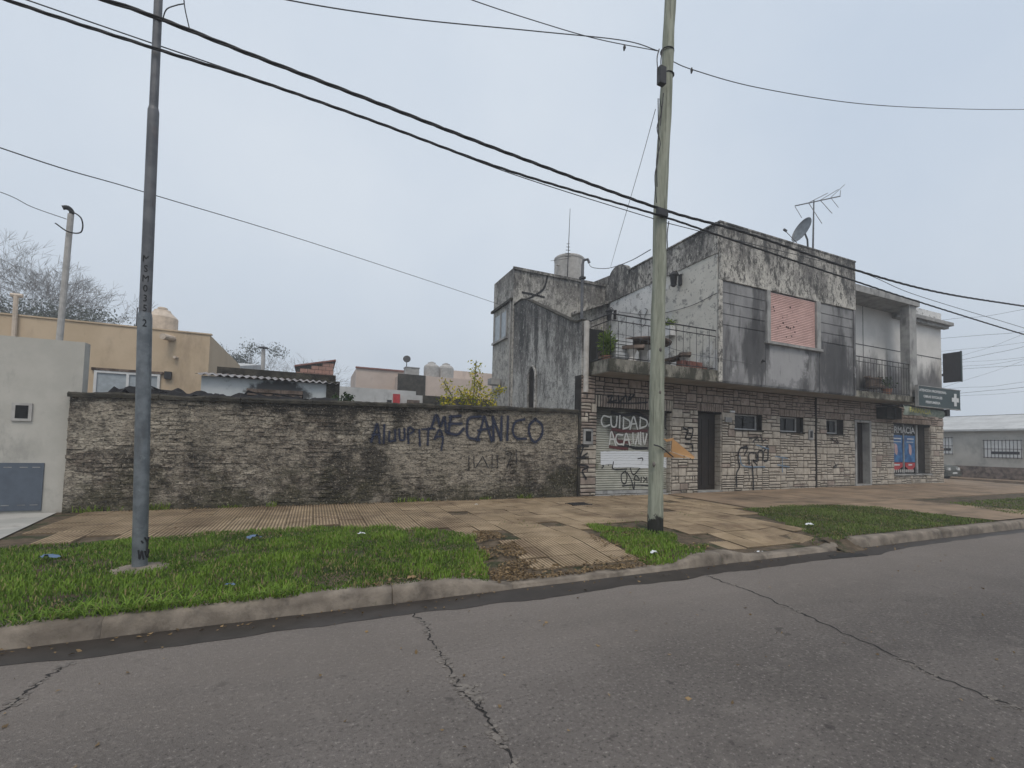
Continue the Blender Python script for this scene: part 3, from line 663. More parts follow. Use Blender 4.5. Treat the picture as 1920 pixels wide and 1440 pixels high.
# facing stones
rs = random.Random(5)
def blocked(x0, x1, z0, z1):
    for k, o in OPEN.items():
        top = 2.97              # vertical course over each opening
        if x0 < o[1]+.055 and x1 > o[0]-.055 and z0 > 2.7 and z0 < top-.001: return True
        if x0 < o[1]-.001 and x1 > o[0]+.001 and z0 < top-.001 and z1 > (o[2] if o[2] > .2 else 0)+.001: return True
    return False
stones = []
cuts = sorted(set([XG0, XG1, 16.14]+[a for o in OPEN.values() for a in o[:2]])); cuts2 = sorted(set([XG0, XG1, 16.14]+[a for o in OPEN.values() for a in (o[0]-.06, o[1]+.06)]))
zl = sorted([.10, .72, 2.19, 2.46, 2.72, 2.97, 3.46]); zrows = []
for a, b in zip(zl, zl[1:]):
    n = max(1, round((b-a)/.235)); zrows += [(a+(b-a)*i/n, a+(b-a)*(i+1)/n) for i in range(n)]
for za, zb in zrows:
    cc_ = cuts2 if za > 2.7 else cuts
    for xa, xb in zip(cc_, cc_[1:]):
        x = xa
        while x < xb-.02:
            wd = rs.uniform(.2, .5)
            if xb-x-wd < .18: wd = xb-x
            kind = rs.random(); h = zb-za
            if kind < .3: cells = [(x, x+wd, za, zb)]
            elif kind < .75:
                m = za+h*rs.uniform(.35, .65); m2 = x+wd*rs.uniform(.35, .65)
                if rs.random() < .5: cells = [(x, x+wd, za, m), (x, x+wd, m, zb)]
                else: cells = [(x, x+wd, za, m), (x, m2, m, zb), (m2, x+wd, m, zb)]
            else:
                a1, a2 = za+h*.33, za+h*.67; cells = [(x, x+wd, za, a1), (x, x+wd, a1, a2), (x, x+wd, a2, zb)]
            for c in cells:
                if not blocked(*c): stones.append(c)
            x += wd
def stone_geo(mb, x0, x1, z0, z1, pr, y=YW):
    g = .012; b = .012; n = len(mb.v); j = lambda: rs.uniform(-.006, .006)
    x0 += g+j()*.5; x1 -= g-j()*.5; z0 += g*.8+j()*.3; z1 -= g*.8-j()*.3
    mb.v += [(x0, y+.004, z0), (x1, y+.004, z0), (x1, y+.004, z1), (x0, y+.004, z1)]
    q = [(x0+b, z0+b*.7), (x1-b, z0+b*.7), (x1-b, z1-b*.7), (x0+b, z1-b*.7)]
    mb.v += [(p[0]+j(), y-pr+j(), p[1]+j()*.6) for p in q]
    mb.v.append(((x0+x1)/2+j()*3, y-pr-.006-abs(j()), (z0+z1)/2))
    for i in range(4): k = (i+1) % 4; mb.f += [(n+i, n+k, n+4+k, n+4+i), (n+4+i, n+4+k, n+8)]
for o in OPEN.values():
    x = o[0]-.06; k = max(3, round((o[1]-o[0]+.12)/.085)); st = (o[1]-o[0]+.12)/k
    for i in range(k): stones.append((x+i*st, x+(i+1)*st, o[3]+.008, 2.966))
stones.sort(key=lambda c: math.hypot((c[0]+c[1])/2, YW)/((c[1]-c[0])*(c[3]-c[2]))**.5)
mass = {'stone': MB(), 'stone2': MB()}
for k, c in enumerate(stones):
    mt = 'stone2' if c[2] > 2.62+.12*noise.noise((c[0]*.7, 0, 4)) or c[0] < 6.8 and rs.random() < .6 else ('stone' if rs.random() < .95 else 'stone2')
    pr = rs.uniform(.018, .04)
    if k < 300: mb = MB(); stone_geo(mb, *c, pr); mb.build('facing_stone', MAT[mt], B)
    else: stone_geo(mass[mt], *c, pr)
for k, mb in mass.items(): mb.build('facing_stones', MAT[k], B, kind='stuff')
# stones lining the deep jambs that face the viewer
jm = MB()
for xj in (OPEN['garage'][1], OPEN['door1'][1], OPEN['shop'][1]):
    z = .1 if xj < 20 else .74
    while z < (OPEN['garage'][3] if xj < 10 else 2.68)-.1:
        h = rs.uniform(.09, .17); jm.box(xj-.03, xj+.004, YW+.0, YW+.29, z+.007, z+h-.007, jit=.004); z += h
jm.build('jamb_stones', MAT['stone'], B, kind='stuff')
MB().box(16.10, 16.18, YW-.055, YW-.0, .1, 3.46).build('dark_joint_strip', MAT['joint'], B)

# roller shutter of the garage: slats
gx0, gx1, gz0, gz1 = OPEN['garage']
MAT['shutter'] = surf('grimy_shutter_slat', (.33, .335, .29), (.43, .43, .375), scale=2.5, dirt=[dict(c=(.05, .05, .042), scale=1.6, lo=.45, hi=.8, zg=(1.7, .36), fac=.92), dict(c=(.10, .11, .06), scale=3, lo=.55, hi=.7, fac=.6), dict(c=(.07, .03, .03), scale=1.4, lo=.6, hi=.66, zg=(1.5, .05), fac=.4)], rnd=.07, bump=.2)
sm = MB(); L = gx1-gx0-.02
for pz, py in ((0, .004), (.012, -.014), (.03, -.018), (.05, -.014), (.062, .004)): sm.v += [(-L/2, py, pz), (L/2, py, pz)]
for i in range(4): sm.f.append((2*i, 2*i+1, 2*i+3, 2*i+2))
sm = sm.mesh('shutter_slat', True); sm.materials.append(MAT['shutter'])
YS = YW+.19; z = .33
garage = MB().box(gx0, gx1, YS+.02, YS+.1, .1, gz1).build('garage_shutter', MAT['black'], B)
while z < gz1-.01:
    inst('shutter_slat', sm, garage, ((gx0+gx1)/2, YS, z)); z += .064
MB().box(gx0+.01, gx1-.01, YS-.03, YS+.015, .235, .325).build('bottom_rail', MAT['concrete'], garage)
MB().box(gx0-.1, gx1+.05, YW-.05, YW+.31, .1, .218).build('threshold', MAT['concrete'], garage)
Q = lambda l: [on(1080+a/8, 750+b/8, y=YS-.020) for a, b in l]
for a in (800, 835, 870, 905, 940): stroke('roller_paint', Q([(390, a), (700, a-6), (1080, a+4), (1360, a+50)]), .14, MAT['p_pale'], garage)
stroke('roller_paint', Q([(560, 990), (800, 985), (1080, 1000)]), .12, MAT['p_pale'], garage)
for l in ([(560, 440), (760, 470), (1050, 460)], [(520, 700), (640, 720), (760, 730)], [(660, 620), (800, 640)], [(540, 480), (640, 640)]): stroke('graffiti_stroke', Q(l), .16, MAT['p_maroon'], garage)
for l in ([(640, 700), (760, 690), (900, 720), (1060, 720)], [(540, 190), (720, 230), (900, 200), (1060, 280)]): stroke('graffiti_stroke', Q(l), .12, MAT['p_black'], garage)
for l in ([(495, 255), (410, 240), (378, 320), (415, 395), (500, 375)], [(520, 250), (528, 370), (560, 405), (600, 380), (612, 250)], [(655, 240), (650, 410)], [(712, 262), (705, 432)], [(708, 262), (800, 320), (790, 400), (706, 432)],
          [(808, 432), (860, 250), (918, 432)], [(835, 360), (900, 355)], [(962, 262), (955, 425)], [(960, 262), (1055, 310), (1050, 385), (956, 425)], [(1120, 300), (1090, 380), (1140, 430), (1190, 370), (1160, 290), (1120, 300)],
          [(500, 660), (530, 475), (592, 672)], [(515, 590), (570, 585)], [(692, 525), (615, 520), (595, 600), (630, 660), (688, 665)], [(708, 672), (752, 500), (805, 672)], [(725, 600), (790, 595)],
          [(850, 500), (855, 640)], [(888, 665), (930, 500)], [(930, 500), (942, 655)], [(965, 490), (968, 665)], [(1000, 500), (1022, 665), (1058, 515)], [(1190, 500), (1120, 510), (1110, 660), (1190, 665)], [(1115, 585), (1180, 585)]):
    stroke('graffiti_letter', [p-Vector((0, .007, 0)) for p in Q(l)], .07, MAT['p_white'], garage)
for l in ([(560, 930), (562, 1035), (760, 1035)], [(740, 1065), (680, 1120), (690, 1230), (740, 1250), (765, 1150), (740, 1065)], [(700, 1290), (860, 1275), (1080, 1285)], [(770, 1090), (830, 1200), (860, 1330)], [(800, 980), (860, 1120), (960, 1020)], [(870, 1190), (900, 1130), (950, 1200), (870, 1190)], [(840, 940), (860, 1010)], [(980, 1160), (975, 1230)], [(1010, 1160), (1040, 1190), (1010, 1230)], [(1060, 1160), (1065, 1240)], [(380, 960), (410, 990), (390, 1020)], [(480, 960), (486, 975)], [(930, 880), (1000, 880), (960, 1010)], [(880, 1230), (870, 1340)], [(1340, 420), (1370, 470), (1345, 520)]):
    stroke('graffiti_tag', Q(l), .05, MAT['p_black'], garage)

# doors and windows of the ground floor
def doorpart(o, yb, mat, frame=None, name='door'):
    x0, x1, z0, z1 = o
    zb = gz((x0+x1)/2, YW)
    d = MB().box(x0+.03, x1-.03, yb, yb+.06, zb+.02, z1-.02).build(name, mat, B)
    for fx in (.2, .5, .8):
        MB().box(x0+(x1-x0)*fx-.1, x0+(x1-x0)*fx+.1, yb-.015, yb-.001, zb+.2, z1-.2).build('door_panel', mat, d)
    MB().box(x0+.1, x0+.13, yb-.06, yb-.016, 1.05, 1.22).build('handle', MAT['alu'], d)
    if frame:
        for a, b in ((x0-.05, x0+.06), (x1-.06, x1+.05)): MB().box(a, b, YW-.05, YW+.28, zb, z1).build('door_frame', frame, d)
        MB().box(x0+.062, x1-.062, YW-.04, YW+.28, z1-.08, z1-.002).build('door_frame', frame, d)
    MB().box(x0-.02, x1+.02, YW-.06, YW+.3, zb-.1, zb+.05).build('doorstep', MAT['concrete'], d)
    return d
doorpart(OPEN['door1'], YW+.24, MAT['door']); doorpart(OPEN['door2'], YW+.22, MAT['door'], MAT['concrete'])
for k in ('w1', 'w2', 'w3'):
    x0, x1, z0, z1 = OPEN[k]; yf = YW+.14
    wd = MB().box(x0, x1, yf+.03, yf+.05, z0, z1).build('window', MAT['glass'], B)
    xr = x1-.18 if k != 'w1' else x1-.1
    for a in ((x0, xr, z1-.035, z1-.002), (x0, xr, z0+.002, z0+.045)): MB().box(a[0], a[1], yf-.02, yf+.028, a[2], a[3]).build('window_frame', MAT['alu'], wd)
    for a in ((x0, x0+.035), (xr-.035, xr)): MB().box(a[0]+.001, a[1]-.001, yf-.018, yf+.027, z0+.046, z1-.036).build('window_frame', MAT['alu'], wd)
    MB().box((x0+xr)/2-.012, (x0+xr)/2+.012, yf-.01, yf+.026, z0+.047, z1-.037).build('mullion', MAT['iron'], wd)
    MB().box(xr, x1, yf-.03, yf+.029, z0, z1).build('side_panel', MAT['joint'], wd)
    MB().box(x0-.04, x1+.04, YW-.06, yf-.021, z0-.05, z0+.0).build('sill', MAT['joint'], wd)
# meter boxes, plates and bell on the stone
def meterbox(name, x0, x1, z0, z1, y, parent, win=True):
    m = MB().box(x0, x1, y-.05, y, z0, z1).build(name, MAT['concrete'], parent)
    if win: MB().box(x0+(x1-x0)*.22, x1-(x1-x0)*.22, y-.056, y-.051, z0+(z1-z0)*.2, z1-(z1-z0)*.14).build('meter_window', MAT['glass'], m)
meterbox('meter_box', 6.53, 6.83, 1.6, 2.01, YW-.03, B)
meterbox('bell_plate', 11.72, 12.0, 2.4, 2.56, YW-.03, B, False)
meterbox('meter_box', 15.72, 15.95, 1.95, 2.3, YW-.03, B)
MB().box(11.95, 12.15, YW-.06, YW-.03, 2.72, 2.78).build('house_number_plate', MAT['white'], B)

# stone-wall tags
T = lambda l: [on(1320+a/5.647, 700+b/5.647, y=YW-.052) for a, b in l]
for l in ([(450, 770), (380, 800), (360, 900), (375, 990), (345, 1060), (345, 1200)], [(400, 790), (460, 790), (430, 860)], [(480, 960), (480, 850), (550, 850), (560, 930), (520, 920), (560, 970)], [(575, 920), (575, 830), (625, 830), (625, 920)], [(640, 820), (675, 770), (675, 910), (640, 930)], [(510, 970), (520, 1080), (525, 1230)]):
    stroke('graffiti_tag', T(l), .075, MAT['p_black'], B)
for l in ([(480, 690), (560, 680), (520, 720)], [(560, 660), (580, 720)], [(600, 660), (620, 720), (650, 700)], [(1340, 690), (1420, 740), (1400, 690)], [(1380, 940), (1400, 990), (1370, 990), (1420, 960)]):
    stroke('graffiti_tag', T(l), .05, MAT['p_black'], B)
for l in ([(760, 880), (880, 900)], [(830, 890), (830, 1040)], [(780, 970), (900, 990)], [(560, 760), (680, 800)], [(380, 880), (420, 980), (640, 990)]): stroke('graffiti_tag', T(l), .09, MAT['p_lblue'], B)
T2 = lambda l: [on(1060+a/5.647, 680+b/5.647, y=YW-.052) for a, b in l]
for l in ([(450, 360), (500, 350), (470, 410), (540, 400)], [(560, 350), (575, 410), (640, 350), (650, 410)], [(690, 340), (670, 400), (730, 340)], [(450, 420), (700, 430), (870, 420)], [(1250, 690), (1300, 720), (1270, 800), (1330, 800), (1350, 700), (1300, 690)], [(1280, 740), (1330, 750)], [(1270, 860), (1340, 870), (1350, 930)], [(130, 900), (190, 880), (160, 1000), (230, 960)], [(120, 1010), (240, 1000)], [(140, 1080), (240, 1100), (180, 1140)], [(180, 1160), (220, 1230)], [(130, 880), (240, 885)]):
    stroke('graffiti_tag', T2(l), .065, MAT['p_black'], B)

# pharmacy window
x0, x1, z0, z1 = OPEN['shop']; yf = YW+.20
shop = MB().box(x0, x1, yf+.05, yf+.08, z0, z1).build('shop_window', MAT['glass'], B)
for a in ((x0, x0+.05), (22.05, 22.11), (22.98, 23.12)): MB().box(a[0], a[1], yf, yf+.048, z0, z1).build('window_frame', MAT['concrete'], shop)
MB().box(x0-.05, x1+.02, YW-.07, yf-.002, z0-.06, z0).build('sill', MAT['concrete'], shop)
MB().box(23.125, x1, yf-.02, yf+.048, z0, z1).build('side_panel', MAT['joint'], shop)
for a, b in ((x0+.05, 22.04), (22.13, 22.95)):
    MB().box(a, b, yf+.03, yf+.046, 1.18, 2.28).build('poster', MAT['blue'], shop)
    m_ = (a+b)/2
    MB().lathe((0, 0, 0), [(.01, 0)], 3) if False else None
    mb = MB(); mb.prism([(m_-.06, yf+.028, 1.95), (m_+.12, yf+.028, 1.88), (m_+.16, yf+.028, 1.62), (m_+.1, yf+.028, 1.45), (m_-.04, yf+.028, 1.55)], (0, -.004, 0)); mb.build('poster_figure', MAT['skin'], shop)
    MB().box(a+.25, b-.1, yf+.024, yf+.029, 2.12, 2.17).build('poster_text', MAT['white'], shop); MB().box(a+.2, b-.12, yf+.024, yf+.029, 2.0, 2.03).build('poster_text', MAT['white'], shop)
    mb = MB(); mb.prism([(a+.08, yf+.028, 1.16), (b-.02, yf+.028, 1.16), (b-.02, yf+.028, 1.0), ((a+b)/2+.15, yf+.028, .85), ((a+b)/2-.05, yf+.028, .85), (a+.08, yf+.028, 1.0)], (0, -.004, 0)); mb.build('poster_footer', MAT['red'], shop)
    MB().box(a+.3, b-.25, yf+.016, yf+.023, 1.04, 1.10).build('poster_text', MAT['white'], shop)
for i in range(12): MB().box(21.05+i*.15, 21.05+i*.15+.085, yf+.01, yf+.02, .76, .88).build('sill_tooth', MAT['pale'], shop)
def sign_text(txt, cx, cz, y, width, height, mat, parent, name='lettering', bold=.015, slope=0):
    v, f = textmesh(txt, bold); V = np.array(v); lo, hi = V.min(0), V.max(0)
    mb = MB(); 
    for q in V:
        u = (q[0]-(lo[0]+hi[0])/2)/(hi[0]-lo[0]); t = (q[1]-(lo[1]+hi[1])/2)/(hi[1]-lo[1])
        mb.v.append((cx+u*width, y, cz+t*height+slope*u*width))
    mb.f = f; return mb.build(name, mat, parent)
sign_text('FARMACIA', 21.90, 2.50, yf-.012, 1.95, .26, MAT['white'], shop)
# cables and unit boxes tucked under the right-hand balcony
for xa in (19.75, 20.3): MB().box(xa, xa+.42, YW-.42, YW-.05, 2.86, 3.3).build('wall_unit', MAT['joint'], B)

# upper floor
slab1 = MB()
sp_ = [(6.73, 15.6), (6.73, 10.70), (6.74, YB+.01), (10.53, YB+.01), (10.53, 15.6)]
slab1.prism([(a, b, 3.478) for a, b in sp_], (0, 0, .33)); slab1.build('terrace_slab', MAT['slab'], B)
MB().box(16.87, 20.86, YB+.01, YW+.1, 3.475, 3.69).build('balcony_slab', MAT['slab'], B)
MB().box(6.75, 20.8, YB+.06, YW-.045, 3.462, 3.474).build('soffit', MAT['soffit'], B)
MB().box(20.88, XG1, YW-.02, 19, 3.476, 3.62).build('floor_band', MAT['slab'], B)

def block():
    mb = MB(); mb.box(10.55, 16.85, YB, 15.58, 3.476, 8.13); return mb
block().build('upper_wall', MAT['stucco_panel'], B)
band = MB(); band.box(10.50, 16.89, YB-.06, YB-.002, 6.47, 8.15); band.build('front_parapet', MAT['stucco_band'], B)
MB().box(10.46, 16.91, YB-.075, YB+.12, 8.152, 8.20).build('coping', MAT['stucco_band'], B)
MB().box(10.47, 10.548, YB+.001, 14.6, 7.28, 8.15).build('side_parapet', MAT['stucco_band'], B)
MB().box(10.50, 10.549, YB+.05, 15.3, 3.82, 7.278).build('terrace_wall', MAT['stucco_white'], B)
MB().box(10.46, 10.60, YB-.05, YB-.001, 3.49, 6.468).build('corner_pilaster', MAT['stucco_band'], B)
MB().box(16.80, 16.89, YB-.045, YB-.001, 3.5, 6.468).build('corner_pilaster', MAT['stucco_panel'], B)
hump = MB(); hp = [(14.0, 7.28), (17.2, 7.28), (17.2, 8.55)]
hp += [(15.3-.75*math.cos(a) if False else 14.75+.55*math.cos(a), 8.25+.35*math.sin(a)) for a in [R(t) for t in range(20, 180, 16)]]+[(14.0, 8.16)]
hump.prism([(10.45, a, b) for a, b in hp], (.25, 0, 0)); hump.build('rounded_parapet', MAT['stucco_band'], B)
MB().box(10.42, 10.56, YB+.05, 14.0, 8.152, 8.19).build('coping', MAT['stucco_band'], B)
# grooved render panels beside the shutter
rows = [on(1355, a, y=YB).z for a in (528, 548, 568, 588.5, 609)]
for x0, x1 in ((10.63, 12.42), (14.98, 16.78)):
    for a, b in zip(rows, rows[1:]): MB().box(x0, x1, YB-.022, YB-.001, b+.014, a-.014).build('wall_panel', MAT['stucco_panel'], B)
    MB().box(x0, x1, YB-.018, YB-.001, 3.52, rows[-1]-.016).build('wall_panel', MAT['stucco_panel'], B)
MB().box(12.44, 14.96, YB-.019, YB-.001, 3.52, 4.80).build('wall_panel', MAT['stucco_panel'], B)
# pink roller blind in its window
sx0, sx1, sz0, sz1 = 12.58, 14.76, 4.90, 6.44
win = MB().box(sx0, sx1, YB-.006, YB-.003, sz0, sz1).build('upper_window', MAT['black'], B)
pm = MB(); L = sx1-sx0-.02
for pz, py in ((0, .0), (.008, -.012), (.026, -.015), (.044, -.012), (.052, .0)): pm.v += [(-L/2, py, pz), (L/2, py, pz)]
for i in range(4): pm.f.append((2*i, 2*i+1, 2*i+3, 2*i+2))
pm = pm.mesh('blind_slat', True); pm.materials.append(MAT['pink'])
z = sz0+.01
while z < sz1-.03: inst('blind_slat', pm, win, ((sx0+sx1)/2, YB-.012, z)); z += .0545
for a, b in ((12.43, sx0-.001), (sx1+.001, 14.97)): MB().box(a, b, YB-.085, YB-.001, sz0-.02, sz1+.02).build('window_jamb', MAT['concrete'], win)
MB().box(12.38, 15.02, YB-.13, YB-.0015, sz0-.10, sz0-.022).build('sill', MAT['concrete'], win)
hm = MB().lathe((0, 0, 0), [(.03, -.002), (.03, .002)], 7).mesh('hole'); hm.materials.append(MAT['black'])
for a, b in ((482, 722), (487, 748), (597, 725), (615, 757), (575, 780), (643, 822), (548, 833), (527, 855), (512, 868), (572, 860), (583, 866), (597, 870), (622, 862), (630, 897), (607, 925), (570, 930), (545, 795)):
    p = on(1320+a/3.692, 380+b/3.692, y=YB-.03); inst('hole', hm, win, p, (R(90), 0, 0), (random.uniform(.5, 1.1),)*3)
# wall bracket lamp stub with stain
MB().tube([(12.25, YB, 4.23), (12.25, YB-.14, 4.22), (12.12, YB-.16, 4.24)], .025).build('bracket', MAT['iron'], B)

# right balcony: wall, door, column, canopy, cornice
MB().box(16.86, XG1, YW, 15.0, 3.63, 7.28).build('balcony_wall', MAT['stucco_right'], B)
d2 = MB().box(16.9, 17.5, YW-.03, YW-.003, 3.70, 5.95).build('balcony_door', MAT['concrete'], B)
MB().box(16.95, 17.44, YW-.05, YW-.031, 3.75, 5.88).build('door_leaf', MAT['stucco_panel'], d2)
MB().box(17.52, 24.62, YW-.012, YW-.002, 5.66, 5.685).build('groove_line', MAT['iron'], B)
MB().box(19.02, 19.04, YW-.012, YW-.002, 3.75, 7.2).build('groove_line', MAT['iron'], B)
MB().box(20.37, 20.84, YB+.03, YB+.35, 3.692, 7.18).build('column', MAT['concrete'], B)
MB().box(16.86, 20.95, YB-.04, YW-.003, 7.182, 7.42).build('canopy', MAT['concrete'], B)
MB().box(20.955, 24.70, YW-.005, 15, 7.285, 7.68).build('roof_parapet', MAT['stucco_white'], B)
MB().box(20.955, 25.0, YW-.32, YW-.008, 7.10, 7.24).build('cornice', MAT['concrete'], B)
MB().box(20.96, 24.86, YW-.2, YW-.009, 6.98, 7.098).build('cornice', MAT['concrete'], B)
MB().tube([(18.05, YW, 5.42), (18.05, YW-.16, 5.40), (18.12, YW-.18, 5.47)], .03).build('wall_spotlight', MAT['iron'], B)

# rear wing and the sloping side wall of the terrace
MB().box(6.45, 14, 15.6, 17.65, .1, 8.08).build('rear_wing', MAT['stucco_tower'], B)
MB().box(6.41, 10.44, 15.54, 15.598, 8.0, 8.10).build('coping', MAT['stucco_tower'], B)
lw = MB(); lp = [(10.76, .1), (15.59, .1), (15.59, 6.66), (14.9, 6.68), (14.5, 6.56), (11.35, 5.06), (11.0, 4.96), (10.76, 4.95)]
lw.prism([(6.50, a, b) for a, b in lp], (.22, 0, 0)); lw.build('side_wall', MAT['stucco_side'], B)
cpn = MB(); top = lp[2:]
for (a, b), (c, d) in zip(top, top[1:]): cpn.prism([(6.47, a, b+.003), (6.47, c, d+.003), (6.47, c, d+.05), (6.47, a, b+.05)], (.28, 0, 0))
cpn.build('sloping_coping', MAT['coping'], B)
# window in the wing's end wall
wx = 6.45
wn_ = MB().box(wx-.012, wx-.002, 16.15, 17.45, 5.62, 6.62).build('wing_window', MAT['paleglass'], B)
for a in ((16.08, 16.16), (16.72, 16.78), (17.42, 17.5)): MB().box(wx-.05, wx-.013, a[0], a[1], 5.6, 6.64).build('window_frame', MAT['concrete'], wn_)
MB().box(wx-.10, wx-.001, 16.0, 17.55, 5.52, 5.598).build('sill', MAT['concrete'], wn_)
MB().box(wx-.09, wx-.001, 15.62, 17.75, 6.86, 6.95).build('string_course', MAT['coping'], B)
MB().tube([(6.40, 15.72, .3), (6.40, 15.72, 7.2)], .035).build('drainpipe', MAT['concrete'], B)
# arched niche low on the side wall
nb = MB(); arch = [(13.62, 2.3), (14.08, 2.3), (14.08, 3.75)]+[(13.85+.23*math.cos(a), 3.75+.33*math.sin(a)) for a in [R(t) for t in range(0, 181, 20)]]
nb.prism([(6.48, a, b) for a, b in arch], (.012, 0, 0)); nb.build('arched_niche', MAT['joint'], B)
nb = MB()
pr = [(13.85+.28*math.cos(R(t)), 3.75+.40*math.sin(R(t))) for t in range(0, 181, 20)]; pr = [(14.13, 2.3)]+pr+[(13.57, 2.3)]
nb.tube([(6.46, a, b) for a, b in pr], .045, 6); nb.build('niche_surround', MAT['stucco_side'], B)
MB().box(6.02, 6.40, 16.55, 16.95, 3.82, 4.06).build('vent_hood', MAT['concrete'], B)
# terrace porch: dark door in the rear wall under a sloping eave
ev = MB(); ev.prism([(8.9, 15.3, 6.62), (10.44, 15.3, 7.26), (10.44, 15.3, 7.36), (8.9, 15.3, 6.72)], (0, .29, 0)); ev.build('porch_eave', MAT['stucco_band'], B)
MB().box(9.1, 10.4, 15.55, 15.598, 3.82, 6.2).build('terrace_door', MAT['black'], B)
MB().box(8.4, 9.05, 15.50, 15.59, 3.82, 6.0).build('door_jamb', MAT['stucco_white'], B)
MB().tube([(6.60, 10.70, 3.0), (6.60, 10.70, 4.94)], .075, 10).build('downpipe', MAT['pale'], B)
# crack of peeling plaster on the wing
for l in ([(1027, 515), (1020, 540), (1006, 552)], [(980, 548), (1000, 552), (1020, 557)], [(1006, 552), (985, 563)]):
    stroke('plaster_crack', [on(a, b, y=15.585) for a, b in l], .1, MAT['p_black'], B)

# railings
def railing(segs, z0, z1, name, label_parent, step=.24):
    r = bpy.data.objects.new(name, None); link(r, label_parent); W[r.name] = Matrix()
    for (xa, ya), (xb, yb) in segs:
        L = math.hypot(xb-xa, yb-ya)
        for zz in (z1, z1-.17, z0+.06): MB().tube([(xa, ya, zz), (xb, yb, zz)], .014 if zz < z1 else .02, 5).build('rail', MAT['iron'], r)
        n = int(L/step)
        for i in range(n+1):
            t = i/n; tall = z1 if i % 2 == 0 else z1-.17
            MB().tube([(xa+(xb-xa)*t, ya+(yb-ya)*t, z0), (xa+(xb-xa)*t, ya+(yb-ya)*t, tall)], .009, 4).build('baluster', MAT['iron'], r)
    return r
W[B.name] = Matrix.Translation((10.5, 10.75, .2))
railing([((6.76, 10.74), (6.80, YB+.06)), ((6.80, YB+.06), (10.44, YB+.06))], 3.80, 4.97, 'terrace_railing', B)
railing([((16.92, YB+.07), (20.35, YB+.07))], 3.69, 4.91, 'balcony_railing', B, .17)

# ================================================================== THINGS ON THE BUILDING
tk = thing('water_tank', 'round grey water tank on the roof of the rear wing beside an antenna', 'water tank', (8.9, 16.6, 8.08))
c = on(1067, 520, y=16.6); tr = .62
MB().lathe((c.x, 16.6, 8.075), [(tr*.98, 0), (tr, .3), (tr, 1.1), (tr*1.03, 1.13), (tr*1.03, 1.2), (tr*.96, 1.24), (.2, 1.3)], 28).build('tank_body', MAT['tank'], tk, smooth=False)
MB().tube([(c.x-tr-.12, 16.4, 8.08), (c.x-tr-.12, 16.4, 8.85), (c.x-tr+.02, 16.4, 8.85)], .03).build('overflow_pipe', MAT['tank'], tk)
an = thing('mast_antenna', 'thin vertical mast antenna with short rings in front of the round roof tank', 'antenna', (c.x-.05, 15.8, 8.1))
p = on(1064, 500, y=15.9); top = on(1069, 391, y=15.9)
MB().tube([(p.x, 15.9, 8.08), (top.x, 15.9, top.z)], [.022, .009], 5).build('mast', MAT['iron'], an)
for k in range(5):
    zz = 9.05+.13*k; MB().tube([(p.x-.13+.02*k, 15.9, zz), (p.x+.15-.02*k, 15.9, zz+.03)], .012, 4).build('element', MAT['iron'], an)
MB().tube([(p.x-.75, 15.9, 8.75), (p.x+.05, 15.9, 9.0)], .008, 4).build('element', MAT['iron'], an)
ms = thing('service_mast', 'dark bent service mast standing over the terrace side wall', 'pole', (6.62, 11.0, 4.99))
MB().tube([(6.62, 11.0, 4.98), (6.62, 11.0, 6.62), (6.64, 10.98, 6.74), (6.74, 10.93, 6.76), (6.78, 10.91, 6.66)], .04, 8).build('pipe', MAT['steel_up'], ms)
MB().box(6.55, 6.69, 10.93, 11.07, 6.2, 6.26).build('clamp', MAT['iron'], ms)

def lantern(loc, label):
    t = thing('wall_lantern', label, 'lantern', loc, 'wall lanterns on the terrace'); x, y, z = loc
    MB().box(x, x+.06, y-.06, y+.06, z-.1, z+.25).build('back_plate', MAT['iron'], t)
    MB().tube([(x, y, z+.2), (x-.14, y, z+.34), (x-.24, y, z+.3)], .015, 5).build('arm', MAT['iron'], t)
    MB().lathe((x-.24, y, z-.14), [(.09, 0), (.13, .32), (.02, .42)], 6).build('lantern_glass', MAT['glass'], t)
    MB().lathe((x-.24, y, z+.17), [(.16, 0), (.15, .03), (.03, .14)], 6).build('lantern_cap', MAT['iron'], t)
    MB().lathe((x-.24, y, z-.19), [(.05, 0), (.11, .06)], 6).build('lantern_base', MAT['iron'], t)
lp_ = on(1274, 526, x=10.44); lantern((10.44, lp_.y, lp_.z-.05), 'black wall lantern high on the white wall under the parapet')
lp_ = on(1155, 580, x=10.44); lantern((10.44, 14.9, 6.62), 'black wall lantern beside the dark terrace door')

